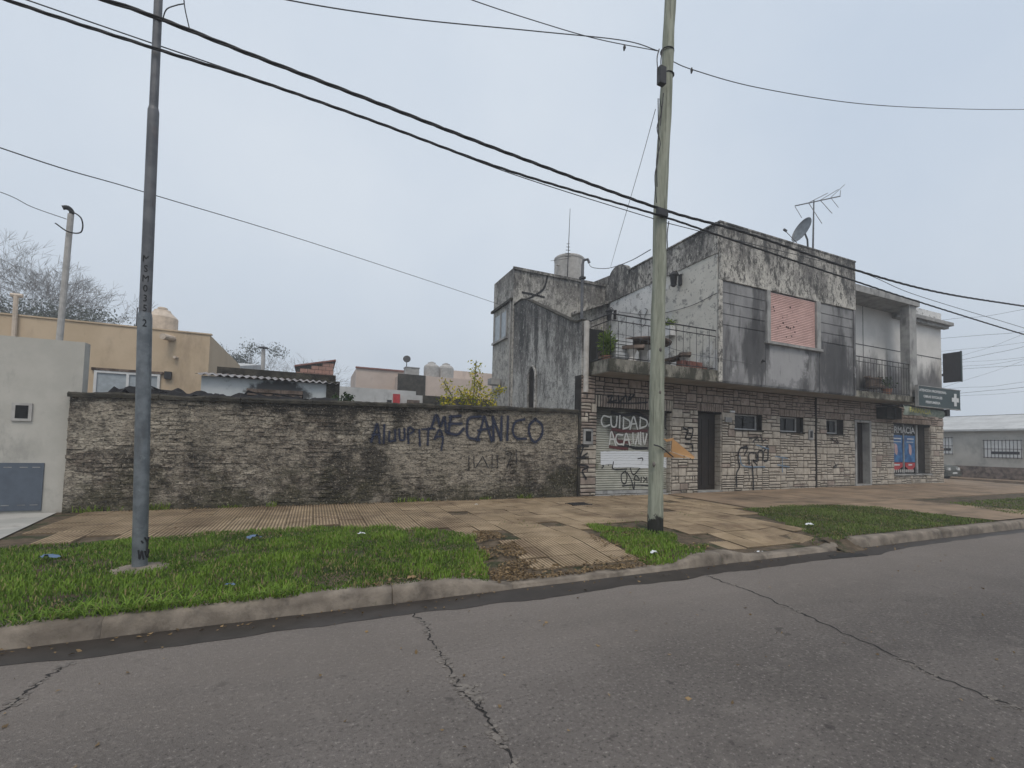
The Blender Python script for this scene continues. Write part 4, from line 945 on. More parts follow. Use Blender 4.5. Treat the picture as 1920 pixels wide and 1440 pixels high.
# round concrete table and curved benches on the terrace
tc = on(1222, 640, z=4.62); tx, ty = 8.55, 10.75
t = thing('garden_table', 'round concrete garden table on a pedestal behind the terrace railing', 'table', (tx, ty, 3.81))
MB().lathe((tx, ty, 4.48), [(.45, 0), (.78, .04), (.8, .08), (.78, .11)], 28).build('table_top', MAT['rust'], t)
MB().lathe((tx, ty, 3.808), [(.34, 0), (.3, .05), (.13, .15), (.12, .5), (.24, .68)], 14).build('pedestal', MAT['pale'], t)
def bench(ang, label, r0=1.0, r1=1.32):
    t = thing('curved_bench', label, 'bench', (tx, ty, 3.81), 'curved concrete benches round the terrace table')
    for zz, h, a, b, m in ((4.16, .085, r0, r1, 'rust'),):
        mb = MB(); k = 12; outer = [(tx+b*math.cos(ang+R(-38+76*i/k)), ty+b*math.sin(ang+R(-38+76*i/k)), zz) for i in range(k+1)]
        inner = [(tx+a*math.cos(ang+R(-38+76*i/k)), ty+a*math.sin(ang+R(-38+76*i/k)), zz) for i in range(k, -1, -1)]
        mb.prism(outer+inner, (0, 0, h)); mb.build('seat', MAT['rust'], t)
    for s in (-22, 22):
        mid = (r0+r1)/2; cx_, cy_ = tx+mid*math.cos(ang+R(s)), ty+mid*math.sin(ang+R(s))
        MB().tube([(cx_, cy_, 3.808), (cx_, cy_, 3.95), (cx_, cy_, 4.158)], [.13, .07, .14], 10).build('leg', MAT['pale'], t)
bench(R(195), 'curved concrete bench on the side of the table towards the potted plant'); bench(R(-8), 'curved concrete bench on the side of the table towards the lantern wall'); bench(R(95), 'curved concrete bench on the far side of the terrace table')

def pot_plant(name, loc, r, h, label, mat, n, lh, potmat='terracotta', sq=False, group=None):
    t = thing(name, label, 'plant', loc, group); x, y, z = loc
    MB().lathe(loc, [(r*.7, 0), (r, h*.9), (r*1.08, h*.9), (r*1.08, h)], 14).build('pot', MAT[potmat], t)
    rg = np.random.RandomState(n); P = rg.normal(size=(n, 3))*np.array([r*.75, r*.75, lh*.26])+np.array([x, y, z+h+lh*.5])
    P[:, 2] = np.clip(P[:, 2], z+h*.8, None)
    leaves('foliage', P, .09, MAT[mat], t, rs=n)
    MB().tube([(x, y, z+h*.8), (x, y, z+h+lh*.5)], .015, 4).build('stem', MAT['bark'], t)
pot_plant('potted_plant', (7.02, 10.35, 3.81), .13, .16, 'bushy bright green potted plant at the end of the terrace railing', 'bleaf', 700, .62)
lv = thing('louvred_box', 'stack of pale corrugated slabs beside the bushy potted plant', 'box', (7.35, 10.35, 3.81))
for k in range(7): MB().box(7.18, 7.72, 10.15, 10.6, 3.812+k*.095, 3.812+k*.095+.075, jit=.006).build('slab', MAT['whitewall'], lv)
hp_ = on(1260, 607, x=10.49)
t = thing('hanging_planter', 'small white planter with a green plant hung on the terrace wall', 'plant', (10.42, hp_.y, hp_.z-.25))
MB().box(10.28, 10.49, hp_.y-.16, hp_.y+.16, hp_.z-.42, hp_.z-.1).build('planter', MAT['white'], t)
leaves('foliage', np.random.RandomState(2).normal(size=(120, 3))*[.07, .1, .07]+[10.38, hp_.y, hp_.z], .09, MAT['bleaf'], t)
bs = thing('brick_pile', 'row of spare red bricks stacked on the terrace edge', 'bricks', (9.9, 10.2, 3.81))
for i in range(5):
    for j in range(2 if i < 4 else 1): MB().box(9.32+i*.2, 9.5+i*.2, 10.02, 10.14+.1, 3.812+j*.115, 3.92+j*.115, jit=.008).build('brick', MAT['clay'], bs)
for i, dx in enumerate((0,)):
    sp2 = thing('slab_stack', 'small stack of grey tiles on the terrace beside the red bricks', 'tiles', (10.36, 10.1, 3.81))
    for j in range(3): MB().box(10.28, 10.46, 9.98, 10.3, 3.812+j*.05, 3.85+j*.05, jit=.006).build('tile', MAT['concrete'], sp2)
# scroll ornament on the terrace wall
o_ = on(1205, 595, x=10.46)
t = thing('wall_ornament', 'small wrought iron scroll ornament on the white terrace wall', 'ornament', (10.48, o_.y, o_.z))
for s in (-1, 1): MB().tube(smooth_path([(10.47, o_.y, o_.z-.35), (10.47, o_.y+.16*s, o_.z-.2), (10.47, o_.y+.1*s, o_.z), (10.47, o_.y+.24*s, o_.z+.2), (10.47, o_.y+.1*s, o_.z+.3)], 5), .012, 4).build('scroll', MAT['iron'], t)
# right balcony plants
pot_plant('potted_plant', (17.25, 10.3, 3.69), .15, .25, 'small potted plant at the wall end of the narrow balcony', 'dleaf', 90, .35, group='pots on the narrow balcony')
t = thing('wicker_chair', 'dark wicker tub chair on the narrow balcony behind bars', 'chair', (19.0, 10.3, 3.69))
MB().lathe((19.0, 10.32, 3.95), [(.3, 0), (.33, .08), (.3, .1)], 14).build('seat', MAT['rust'], t)
bk = MB(); bk.tube([(19.0+.36*math.cos(R(a)), 10.32+.3*math.sin(R(a)), 4.42-.001*abs(a-90)) for a in range(-10, 191, 20)], .04, 6); bk.build('back_rim', MAT['rust'], t)
bk = MB(); bk.grid(10, 1, lambda u, v: (19.0+.35*math.cos(R(-10+200*u)), 10.32+.29*math.sin(R(-10+200*u)), 4.0+.4*v)); bk.build('back_panel', MAT['rust'], t)
for a in (45, 135, 225, 315): MB().tube([(19.0+.24*math.cos(R(a)), 10.32+.2*math.sin(R(a)), 3.692), (19.0+.24*math.cos(R(a)), 10.32+.2*math.sin(R(a)), 3.96)], .022, 5).build('leg', MAT['rust'], t)
pot_plant('potted_plant', (19.72, 10.3, 3.69), .17, .28, 'potted plant between the wicker chair and the concrete column', 'dleaf', 140, .45, group='pots on the narrow balcony')

# satellite dish and TV antenna on the parapet
d0 = on(1524, 470, y=10.0)
t = thing('tv_antenna', 'rooftop television antenna with angled elements on a mast above the parapet', 'antenna', (d0.x, 10.0, 8.13))
tp = on(1526, 376, y=10.0)
MB().tube([(d0.x, 10.0, 8.12), (tp.x, 10.0, tp.z)], [.035, .022], 6).build('mast', MAT['steel_up'], t)
A0, A1 = on(1491, 386, y=9.9), on(1575, 368, y=10.1)
MB().tube([A0, A1], .02, 5).build('boom', MAT['steel_up'], t)
for a, b in (((1516.5, 381), (1541, 419)), ((1538.6, 376), (1560, 400)), ((1558, 371), (1572, 389)), ((1491, 388), (1503, 408)), ((1516.5, 380), (1552, 362)), ((1538.6, 375), (1572, 355)), ((1558, 370), (1584, 346)), ((1575, 368), (1576, 357))):
    p0 = on(*a, y=10.0); p1 = on(*b, y=10.45 if b[1] < a[1] else 9.6); MB().tube([p0, p1], .011, 4).build('element', MAT['steel_up'], t)
t = thing('satellite_dish', 'grey oval satellite dish tilted up on the roof parapet beside the antenna mast', 'satellite dish', on(1512, 468, y=10.05))
dc = on(1503, 431, y=10.0); ax = Vector((-.82, .16, .36)).normalized(); u_ = ax.cross(Vector((0, 0, 1))).normalized(); v_ = u_.cross(ax)
mb = MB(); prof = [(0, .10), (.18, .085), (.31, .045), (.41, 0), (.415, -.015)]; k = 24
for r_, h_ in prof:
    for i in range(k): a = 2*math.pi*i/k; mb.v.append(tuple(dc+(u_*math.cos(a)*.9+v_*math.sin(a)*1.08)*r_-ax*h_))
for j in range(len(prof)-1):
    for i in range(k): a = j*k+i; b = j*k+(i+1) % k; mb.f.append((a, b, b+k, a+k))
mb.build('reflector', MAT['steel'], t, smooth=True)
MB().tube([dc-ax*.11, dc-ax*.25-Vector((0, 0, .2)), (dc.x+.4, 10.05, 8.13)], .03, 6).build('bracket', MAT['steel_up'], t)
f0 = dc-v_*.5; f1 = dc+ax*.62-v_*.35; MB().tube([f0, f1], .014, 4).build('feed_arm', MAT['steel_up'], t)
MB().tube([f1, f1-ax*.12], .04, 6).build('feed_horn', MAT['steel_up'], t)

# signs at the pharmacy corner
ys = 9.62
c00, c10, c11, c01 = on(1722, 722, y=ys), on(1800, 734, y=ys), on(1803, 771, y=ys), on(1719, 757, y=ys)
sg = thing('pharmacy_sign', 'dark green pharmacy sign board with white cross over the shop corner', 'sign', (22, ys, c01.z))
mx0, mx1 = c00.x, c10.x; mz0, mz1 = (c01.z+c11.z)/2, (c00.z+c10.z)/2
MB().box(mx0, mx1, ys, ys+.1, mz0, mz1).build('board', MAT['green_sign'], sg)
MB().box(mx0-.03, mx1+.03, ys-.01, ys+.105, mz1+.001, mz1+.03).build('frame', MAT['concrete'], sg)
MB().box(mx0-.03, mx1+.03, ys-.01, ys+.105, mz0-.03, mz0-.001).build('frame', MAT['concrete'], sg)
MB().box(mx0-.03, mx0-.002, ys-.008, ys+.102, mz0, mz1).build('frame', MAT['concrete'], sg)
for xa in (mx0+.3, mx1-1.0): MB().box(xa, xa+.05, ys+.102, YW-.03, mz0+.2, mz0+.26).build('bracket', MAT['iron'], sg)
wd = mx1-mx0; hh = mz1-mz0
sign_text('ATENCION PROFESIONAL', mx0+wd*.335, mz1-hh*.2, ys-.003, wd*.64, hh*.13, MAT['white'], sg, bold=.03)
sign_text('OBRAS SOCIALES', mx0+wd*.33, mz1-hh*.5, ys-.003, wd*.44, hh*.13, MAT['white'], sg, bold=.03)
sign_text('PERFUMERIA', mx0+wd*.33, mz1-hh*.78, ys-.003, wd*.34, hh*.13, MAT['white'], sg, bold=.03)
cc = (mx0+wd*.87, mz0+hh*.48)
MB().box(cc[0]-wd*.03, cc[0]+wd*.03, ys-.012, ys-.002, cc[1]-hh*.33, cc[1]+hh*.33).build('cross', MAT['white'], sg)
for s in (-1, 1): MB().box(cc[0]+(wd*.031 if s > 0 else -wd*.085), cc[0]+(wd*.085 if s > 0 else -wd*.031), ys-.012, ys-.002, cc[1]-hh*.11, cc[1]+hh*.11).build('cross', MAT['white'], sg)
bx = on(1782, 690, y=10.6)
db = thing('projecting_sign', 'double sided board coloured dark for its unlit back, projecting from the top corner of the building', 'sign', (24.72, 10.5, 4.6))
t0, b0 = on(1801, 659, x=24.72), on(1803, 715, x=24.72)
MB().box(24.69, 24.75, t0.y, YW-.03, b0.z, t0.z).build('board', MAT['unlit_sign'], db)
MB().box(24.675, 24.765, t0.y-.035, t0.y-.001, b0.z-.02, t0.z+.02).build('frame', MAT['green_sign'], db)
MB().box(24.70, 24.74, YW-.028, YW+.02, b0.z+.3, b0.z+.4).build('bracket', MAT['iron'], db)
aw = thing('shop_awning', 'crumpled folded awning with yellow lettering under the pharmacy sign', 'awning', (21, 9.95, 3.2))
a0, a1 = on(1694, 760, y=9.9), on(1770, 772, y=9.9)
am = MB().grid(30, 6, lambda u, v: (a0.x+(a1.x-a0.x)*u, 9.92-.05*math.sin(v*3.1)+.03*noise.noise((u*9, v*2, 0))+.5*(1-v)*.0, a0.z+.02-.16*u*.6-.36*v*(1-.25*u)+.03*noise.noise((u*6, v, 2))))
am.build('fabric', MAT['awning'], aw, smooth=True)
sign_text('FARMACIA', a0.x+(a1.x-a0.x)*.36, a0.z-.16, 9.835, (a1.x-a0.x)*.52, .2, MAT['yellow'], aw, bold=.03, slope=-.03)
MB().tube([(a0.x, 9.98, a0.z), (a1.x+.1, 9.98, a1.z+.06)], .06, 8).build('roller_tube', MAT['iron'], aw)
for u in (.05, .95): xx = a0.x+(a1.x-a0.x)*u; MB().tube([(xx, 9.98, a0.z-.02), (xx, YW-.04, a0.z+.05)], .03, 5).build('arm', MAT['iron'], aw)
MB().box(a1.x, a1.x+.22, 9.8, 10.05, a1.z-.18, a1.z+.08).build('end_box', MAT['iron'], aw)

# ================================================================== POLES AND WIRES
sp = thing('street_pole', 'galvanised stepped steel pole standing in the grass with stencilled number', 'pole', (-1.61, 6.21, .15))
b0 = on(262, 1070, y=6.21); s1 = on(272, 590, y=6.21); s2 = on(288, 205, y=6.21); s3 = on(297, 0, y=6.21)
s4 = s3+(s3-s2)*2.2
MB().tube([(b0.x, 6.21, .1), s1-Vector((0, 0, .03)), s1+Vector((0, 0, .02))], [.067, .064, .056], 20).build('lower_section', MAT['steel'], sp, smooth=False)
MB().tube([s1, s2-Vector((0, 0, .02)), s2+Vector((0, 0, .02))], [.054, .051, .043], 20).build('middle_section', MAT['steel_up'], sp)
MB().tube([s2, s3, s4], [.041, .039, .035], 16).build('upper_section', MAT['steel_up'], sp)
MB().lathe((b0.x+.01, 6.2, .135), [(.26, 0), (.25, .035), (.13, .055)], 18).build('concrete_footing', MAT['kerb'], sp)
def wrap_text(ch, pz, size, r, parent):
    v, f = textmesh(ch, .0); mb = MB()
    import bmesh
    bm = bmesh.new(); bv = [bm.verts.new(q) for q in v]; [bm.faces.new([bv[i] for i in q]) for q in f]
    for k in range(-12, 13): bmesh.ops.bisect_plane(bm, geom=bm.verts[:]+bm.edges[:]+bm.faces[:], plane_co=(k*.06, 0, 0), plane_no=(1, 0, 0))
    bm.verts.index_update(); v = [tuple(q.co) for q in bm.verts]; f = [tuple(x.index for x in q.verts) for q in bm.faces]; bm.free()
    tt = (pz-b0.z)/(s1.z-b0.z); cxp = b0.x+(s1.x-b0.x)*min(tt, 9); ctr = Vector((cxp, 6.21, pz))
    base = math.atan2(-6.21, -cxp)+.0
    for q in v:
        a = base+q[0]*size*.75/r-.05; mb.v.append((ctr.x+(r+.003)*math.cos(a), ctr.y+(r+.003)*math.sin(a), pz+q[1]*size))
    mb.f = f; mb.build('stencilled_letter', MAT['black'], parent)
for i, ch in enumerate('MSM035'):
    wrap_text(ch, on(275, 485+18.6*i, y=6.14).z, .105, .054, sp)
wrap_text('2', on(270, 606, y=6.14).z, .11, .0645, sp)
def wrap_stroke(l, w_):
    pts = []
    for a, b in l:
        p = on(a, b, y=6.12); uu = p.x-b0.x-.03*0; base = math.atan2(-6.21, -b0.x); an_ = base+(uu+.02)/.067
        pts.append(Vector((b0.x+.069*math.cos(an_), 6.21+.069*math.sin(an_), p.z)))
    stroke('marker_tag', pts, w_, MAT['p_black'], sp, 4)
for l in ([(262, 1010), (268, 1022), (264, 1040)], [(270, 1010), (266, 1032)], [(250, 1034), (252, 1050), (256, 1034), (259, 1050)], [(262, 1036), (268, 1048), (272, 1034)], [(256, 1016), (258, 1019)]): wrap_stroke(l, .022)

wp = thing('utility_pole', 'greenish treated wooden utility pole with cables and terminal box by the kerb', 'pole', (5.25, 6.25, .15))
path = [on(a, b, y=6.25) for a, b in ((1228.5, 1012), (1229, 960), (1231, 800), (1233, 650), (1236, 520), (1238, 400), (1243, 290), (1248, 200), (1252, 100), (1257, 0))]
path.append(path[-1]+(path[-1]-path[-2])*1.6)
PP = smooth_path(path, 6); mb = MB(); rad = []
for i, p in enumerate(PP): rad.append((.132-.036*i/len(PP))*(1+.05*noise.noise((p.z*1.5, 0, 0))))
mb.tube(PP, rad, 18); mb.v = [tuple(Vector(q)+Vector((noise.noise((q[0]*7, q[1]*7, q[2]*2)), noise.noise((q[0]*7+9, q[1]*7, q[2]*2)), 0))*.010) for q in mb.v]
mb.build('shaft', MAT['wood'], wp, smooth=True)
for a, b in ((1237, 735), (1238, 655), (1226, 870)):
    q = on(a, b, y=6.145); MB().lathe((q.x, q.y, q.z-.05), [(.008, 0), (.026, .03), (.024, .06), (.008, .09)], 8).build('knot', MAT['bark'], wp, smooth=True)
q = on(1241, 145, y=6.12); MB().box(q.x-.085, q.x+.04, 6.05, 6.15, q.z-.15, q.z+.15).build('terminal_box', MAT['iron'], wp)
for a in (97, 142): 
    q = on(1251, a, y=6.25); MB().tube([(q.x+.112*math.cos(R(t_)), 6.25+.112*math.sin(R(t_)), q.z) for t_ in range(0, 361, 30)], .014, 4).build('strap', MAT['iron'], wp)
def px(l, y): return [on(a, b, y=y) for a, b in l]
for l in ([(1236, 92), (1232, 110), (1234, 140)], [(1243, 90), (1239, 115), (1241, 140)], [(1237, 185), (1240, 210), (1232, 240), (1238, 270), (1231, 300), (1232, 350)], [(1244, 175), (1238, 235)], [(1234, 185), (1234, 290), (1228, 330), (1231, 380)], [(1254, 415), (1251, 440), (1252, 470)]):
    MB().tube(smooth_path(px(l, 6.12), 5), .011, 4).build('loose_cable', MAT['cable'], wp)
q = on(1239, 400, y=6.12); MB().box(q.x-.09, q.x+.12, 6.07, 6.14, q.z-.05, q.z+.07).build('cable_clamp', MAT['iron'], wp)
og = thing('bent_sign_plate', 'bent orange metal plate bolted to the wooden pole above the pavement', 'sign', on(1265, 840, y=6.2))
o1, o2, o3, o4 = [on(a, b, y=yy) for a, b, yy in ((1261, 822, 6.15), (1303, 857, 5.98), (1300, 861, 5.98), (1259, 846, 6.15))]
mb = MB(); mb.prism([o1, o2, o3, o4], (.004, .012, 0)); mb.build('plate', MAT['orange'], og)
mb = MB(); tabp = [on(a, b, y=6.2) for a, b in ((1243, 821), (1250, 824), (1263, 821), (1262, 826), (1250, 828.5))]; mb.prism(tabp, (0, .012, 0)); mb.build('bent_tab', MAT['orange'], og)
mb = MB(); mb.prism([on(a, b, y=6.32) for a, b in ((1240, 851), (1258, 847), (1290, 859), (1240, 857))], (0, .012, 0)); mb.build('lower_flange', MAT['orange'], og)
MB().tube(smooth_path([on(1226, 834, y=6.1), on(1240, 839, y=6.09), on(1262, 857, y=6.2)], 4), .012, 5).build('bolt_rod', MAT['iron'], og)

def cable(name, pts, r, label, mat='cable', n=10, group=None, cat='cable', twist=0):
    P = smooth_path(pts, n)
    if not twist:
        o = MB().tube(P, r, 5).build(name, MAT[mat], None, smooth=True)
    else:
        mb = MB(); L = 0; acc = [0]
        for a, b in zip(P, P[1:]): L += (b-a).length; acc.append(L)
        m = int(L/.10); Q = []; j = 0
        for i in range(m+1):
            s = L*i/m
            while j < len(acc)-2 and acc[j+1] < s: j += 1
            Q.append(P[j].lerp(P[j+1], (s-acc[j])/max(1e-6, acc[j+1]-acc[j])))
        for k in range(3):
            st = []
            for i, q in enumerate(Q):
                t = (Q[min(i+1, m)]-Q[max(i-1, 0)]).normalized(); s_ = t.cross(Vector((0, 0, 1))).normalized(); u2 = s_.cross(t)
                a = L*i/m*2*math.pi/twist+k*2.094; st.append(q+(s_*math.cos(a)+u2*math.sin(a))*r*.72)
            mb.tube(st, r*.78, 5)
        o = mb.build(name, MAT[mat], None, smooth=True)
    return tag(o, label, cat, group)
cable('power_cable', px([(-90, -80), (190, -2), (307, 38), (480, 106), (700, 190), (960, 290), (1240, 392), (1400, 437), (1600, 505), (1760, 548), (1920, 574)], 6.17)+[Vector((24, 6.2, 6.35)), Vector((32, 6.2, 7.2))], .017, 'upper thick twisted cable running between the two poles', twist=.9)
cable('power_cable', px([(-120, -60), (8, -2), (300, 94), (480, 150), (700, 227), (960, 322), (1240, 405), (1350, 442), (1600, 526), (1720, 565), (1920, 627)], 6.13)+[Vector((24, 6.1, 5.0)), Vector((34, 6.1, 5.6))], .013, 'lower thick twisted cable running between the two poles', twist=.8)
cable('thin_cable', px([(-60, -38), (45, -2), (285, 81), (480, 148), (700, 226), (960, 326), (1222, 409), (1290, 428), (1600, 506), (1720, 554), (1920, 615)], 6.3)+[Vector((26, 6.3, 5.2))], .007, 'thin cable hugging the lower thick cable across the whole view', 'wire')
cable('overhead_wire', px([(300, -60), (530, -2), (760, 34), (1000, 58), (1170, 76), (1236, 96)], 6.22), .008, 'higher wire from the top of the view to the wooden pole top', 'wire')
cable('overhead_wire', [on(760, -50, y=6.25), on(880, -2, y=6.25), on(1000, 38, y=6.25), on(1120, 73, y=6.25), on(1236, 96, y=6.25)], .007, 'steeper wire over the road to the wooden pole top with dangling spacer', 'wire')
cable('overhead_wire', [on(1255, 112, y=6.2), on(1300, 131, y=6.2), on(1420, 164, y=6.1), on(1600, 193, y=6.0), on(1760, 203, y=5.9), on(1925, 205, y=5.8), on(2100, 198, y=5.7)], .008, 'wire sagging away from the wooden pole top over the upper floor', 'wire')
for a, b, yy, l in ((1171, 89, 6.25, 'small dark splice hanging on the wire before the pole'), (1297, 132, 6.2, 'small dark splice hanging on the wire beyond the pole')):
    q = on(a, b, y=yy); o = MB().tube([q+Vector((0, 0, .05)), q, q-Vector((.01, 0, .06))], [.012, .026, .012], 6).build('cable_splice', MAT['cable']); tag(o, l, 'splice')
cable('service_wire', [on(0, 277, y=7.5)+Vector((-4, 1, 1.2)), on(0, 277, y=7.5), on(270, 360, y=9.2), on(600, 460, y=12), on(925, 567, y=15.9), on(945, 576, x=6.40), on(1060, 612, x=6.4)], .008, 'long single wire sloping down to the end wall of the rear wing', 'wire')
cable('service_wire', [on(-200, 300, y=11.5), on(0, 360, y=12.6), on(60, 388, y=12.9), on(125, 411, y=13)], .008, 'wire reaching the white mast behind the grey house', 'wire')
cable('service_wire', [on(1229, 205, y=6.2), on(1200, 310, y=8), on(1165, 430, y=10), on(1145, 500, x=10.45)], .006, 'fine wire dropping from the wooden pole to the rounded parapet', 'wire')
cable('service_wire', [Vector((6.76, 10.92, 6.68)), on(1110, 501, y=9.8), on(1140, 503, y=8.8), on(1180, 490, y=7.5), on(1220, 468, y=6.3)], .008, 'drooping wire from the service mast to the wooden pole', 'wire')
cable('service_wire', [on(304, 40, y=6.15), on(312, 18, y=6), on(330, 10, y=5.8), on(345, 7, y=5.7)], .006, 'small loop of wire at the top of the steel pole', 'wire')
cable('service_wire', [on(343, -40, y=6), on(346, 10, y=6.1), on(355, 53, y=6.17)], .006, 'short drop wire meeting the upper thick cable', 'wire')
cable('service_wire', [on(1345, 549, x=10.44), on(1290, 575, x=10.44), on(1220, 590, x=10.44), on(1160, 585, x=10.44)], .01, 'black cable looping along the white terrace wall', 'cable')
cable('service_wire', [on(1136, 626, y=10.5), on(1180, 630, y=9.84), on(1290, 662, y=9.78), on(1345, 672, y=9.72), on(1410, 682, y=9.74)], .006, 'thin wire stretched along the terrace railing', 'wire')
# wires of the side street
rw = [((1796, 632), (1920, 622), 40), ((1782, 657), (1920, 642), 42), ((1800, 668), (1918, 627), 44), ((1803, 675), (1920, 650), 40), ((1803, 679), (1920, 670), 46), ((1803, 687), (1920, 673), 40), ((1803, 692), (1920, 684), 43), ((1800, 716), (1920, 676), 48), ((1800, 727), (1920, 716), 38), ((1803, 737), (1920, 726), 38), ((1803, 742), (1920, 734), 44), ((1784, 598), (1920, 580), 34)]
for i, (a, b, X_) in enumerate(rw):
    p0 = on(*a, x=X_); p1 = on(*b, x=X_-1); d = p1-p0; m = (p0+p1)/2-Vector((0, 0, .05*(i % 3)))
    cable('street_wire', [p0-d*1.2, p0, m, p1, p1+d*1.5+Vector((0, 0, .3))], .011 if i % 3 == 0 else .008, 'one of the thin wires criss-crossing over the side street', 'wire', 4, 'wires over the side street')

# ================================================================== NEIGHBOURING HOUSES
GH = thing('grey_house', 'plain grey cement house front with blue grey metal hatch at the end of the wall', 'house', (-6, 10.9, .2))
gy = 10.86
MB().box(-10, -3.79, gy, gy+.22, .1, 3.21).build('wall', MAT['grey_house'], GH); MB().box(-10, -6.2, gy+.221, 13.6, .1, 3.0).build('rear_room', MAT['grey_house'], GH)
h0, h1 = on(84, 868, y=gy), on(84, 960, y=gy)
ht = MB().box(-5.9, h0.x, gy-.02, gy-.002, .24, h0.z).build('metal_hatch', MAT['hatch'], GH)
MB().box(-5.0, -4.995, gy-.023, gy-.0205, .26, h0.z-.02).build('seam', MAT['black'], ht)
for zz in (.33, h0.z-.08):
    for xa in (-4.72, -4.52, -4.36): MB().box(xa, xa+.1, gy-.026, gy-.0205, zz, zz+.012).build('vent_slit', MAT['concrete'], ht)
MB().box(-4.86, -4.8, gy-.05, gy-.0205, .62, .68).build('latch', MAT['iron'], ht)
m0, m1 = on(24, 755, y=gy), on(60, 790, y=gy)
mbx = MB().box(m0.x, m1.x, gy-.03, gy-.002, m1.z, m0.z).build('meter_box', MAT['tank'], GH)
MB().box(m0.x+.05, m1.x-.045, gy-.034, gy-.0305, m1.z+.045, m0.z-.04).build('meter_window', MAT['glass'], mbx)
wmst = thing('white_mast', 'slim white service mast with dark cap rising behind the grey house', 'pole', (-4.95, 13, 3.2))
q0, q1 = on(111, 634, y=13), on(133, 402, y=13)
MB().tube([(q0.x, 13, 3.1), q1], [.058, .052], 12).build('shaft', MAT['tank'], wmst)
MB().tube(smooth_path([q1-Vector((0, 0, .04)), q1+Vector((.01, 0, .06)), q1+Vector((-.04, -.04, .12)), q1+Vector((-.12, -.06, .09))], 4), .045, 8).build('weather_head', MAT['iron'], wmst)
MB().tube(smooth_path([q1+Vector((-.1, -.05, .1)), q1+Vector((.18, -.05, -.05)), q1+Vector((.2, -.03, -.35)), q1+Vector((.02, -.1, -.42)), q1+Vector((-.2, -.1, -.28))], 6), .014, 5).build('cable_loop', MAT['cable'], wmst)

BH = thing('beige_house', 'beige flat roofed house with a wide white framed window behind the brick wall', 'house', (-6, 16, 0))
by = 16.0
MB().box(-13, -2.84, by, 22, 0, 4.52).build('wall', MAT['beige'], BH)
sv = MB(); e1 = on(425, 645, x=-2.82); e2 = on(490, 684, x=-2.82)
sv.prism([(-2.835, 22.002, 0), (-2.835, e2.y, 0), (-2.835, e2.y, e2.z), (-2.835, 22.002, 4.5)], (-6, 0, 0)); sv.build('rear_wall', MAT['whitewall'], BH)
MB().box(-13.02, -2.80, by-.03, by+.1, 4.522, 4.56).build('coping', MAT['beige'], BH)
b0_, b1_ = on(178, 694, y=by), on(302, 694, y=by)
bw_ = MB().box(b0_.x, b1_.x, by-.012, by-.002, 2.2, b0_.z).build('window', MAT['paleglass'], BH)
for a in (b0_.x, (b0_.x+b1_.x)/2-.03, b1_.x-.06): MB().box(a, a+.06, by-.05, by-.013, 2.2, b0_.z-.061).build('window_frame', MAT['white'], bw_)
MB().box(b0_.x, b1_.x, by-.05, by-.013, b0_.z-.06, b0_.z).build('window_frame', MAT['white'], bw_)
MB().box(b0_.x-.06, b1_.x+.06, by-.06, by-.003, b0_.z+.001, b0_.z+.07).build('lintel', MAT['rust'], bw_)
q = on(325, 635, y=by); MB().tube([(q.x, by+.05, q.z), (q.x-.16, by-.35, q.z-.02)], .085, 12).build('spout', MAT['tankb'], BH)
q = on(333, 671, y=by); MB().tube([(q.x, by+.05, q.z), (q.x-.05, by-.12, q.z)], .04, 8).build('spout', MAT['tankb'], BH)
q = on(316, 704, y=by); MB().box(q.x-.08, q.x+.08, by-.1, by-.002, q.z-.1, q.z+.1).build('wall_lamp', MAT['iron'], BH)
bt = thing('roof_tank', 'beige domed water tank on the roof of the beige house', 'water tank', (-5.6, 19, 4.5))
q = on(303, 615, y=19.2); MB().lathe((q.x, 19.2, 4.515), [(.44, 0), (.44, 1.0), (.42, 1.03), (.25, 1.2), (.22, 1.27), (.05, 1.3)], 22).build('tank_body', MAT['tankb'], bt)
MB().lathe((q.x, 19.2, 5.815), [(.14, 0), (.14, .05), (.1, .07)], 14).build('lid', MAT['tankb'], bt)
rl = thing('roof_rail', 'small metal rail on the roof beside the beige tank', 'railing', (-6, 18.5, 4.52))
r0_, r1_ = on(256, 605, y=18.5), on(266, 578, y=18.5)
for a in (r0_.x, r0_.x+.28): MB().tube([(a, 18.5, 4.515), (a, 18.5, r1_.z)], .015, 4).build('post', MAT['iron'], rl)
MB().tube([(r0_.x, 18.5, r1_.z), (r0_.x+.28, 18.5, r1_.z)], .015, 4).build('rail', MAT['iron'], rl)
yp = thing('yellow_vent_pipe', 'slim yellowish vent pipe in front of the beige house wall', 'pipe', (-7, 15.9, 3))
q = on(27, 620, y=15.9); tq = on(29, 553, y=15.9); MB().tube([(q.x, 15.93, 2.6), (tq.x, 15.93, tq.z)], .05, 8).build('pipe', MAT['tankb'], yp); MB().tube([(tq.x-.1, 15.93, tq.z), (tq.x+.12, 15.93, tq.z)], .05, 8).build('cap', MAT['tankb'], yp)

SH = thing('tin_roof_shed', 'white shed with corrugated tin roof and a sooty brick barbecue opening', 'shed', (-1, 13.2, .1))
sy = 13.2
s0, s1_ = on(378, 702, y=sy), on(628, 716, y=sy)
MAT['shedwall'] = surf('shed_white_wall', (.48, .52, .53), (.57, .6, .61), scale=1.2, dirt=[dict(c=(.03, .028, .028), scale=3, lo=.3, hi=.7, spot=((on(520, 737, y=sy).x, sy, on(520, 737, y=sy).z-.05), (.95, .6, .5)), fac=.9)], bump=.2)
ox0, ox1 = on(462, 735, y=sy).x, on(568, 740, y=sy).x; oz = on(515, 731, y=sy).z
sw = MB(); sw.box(s0.x, ox0, sy, sy+.12, .1, 3.02); sw.box(ox1, s1_.x-.2, sy, sy+.12, .1, 3.02); sw.box(ox0, ox1, sy, sy+.12, oz, 3.02); sw.build('wall', MAT['shedwall'], SH)
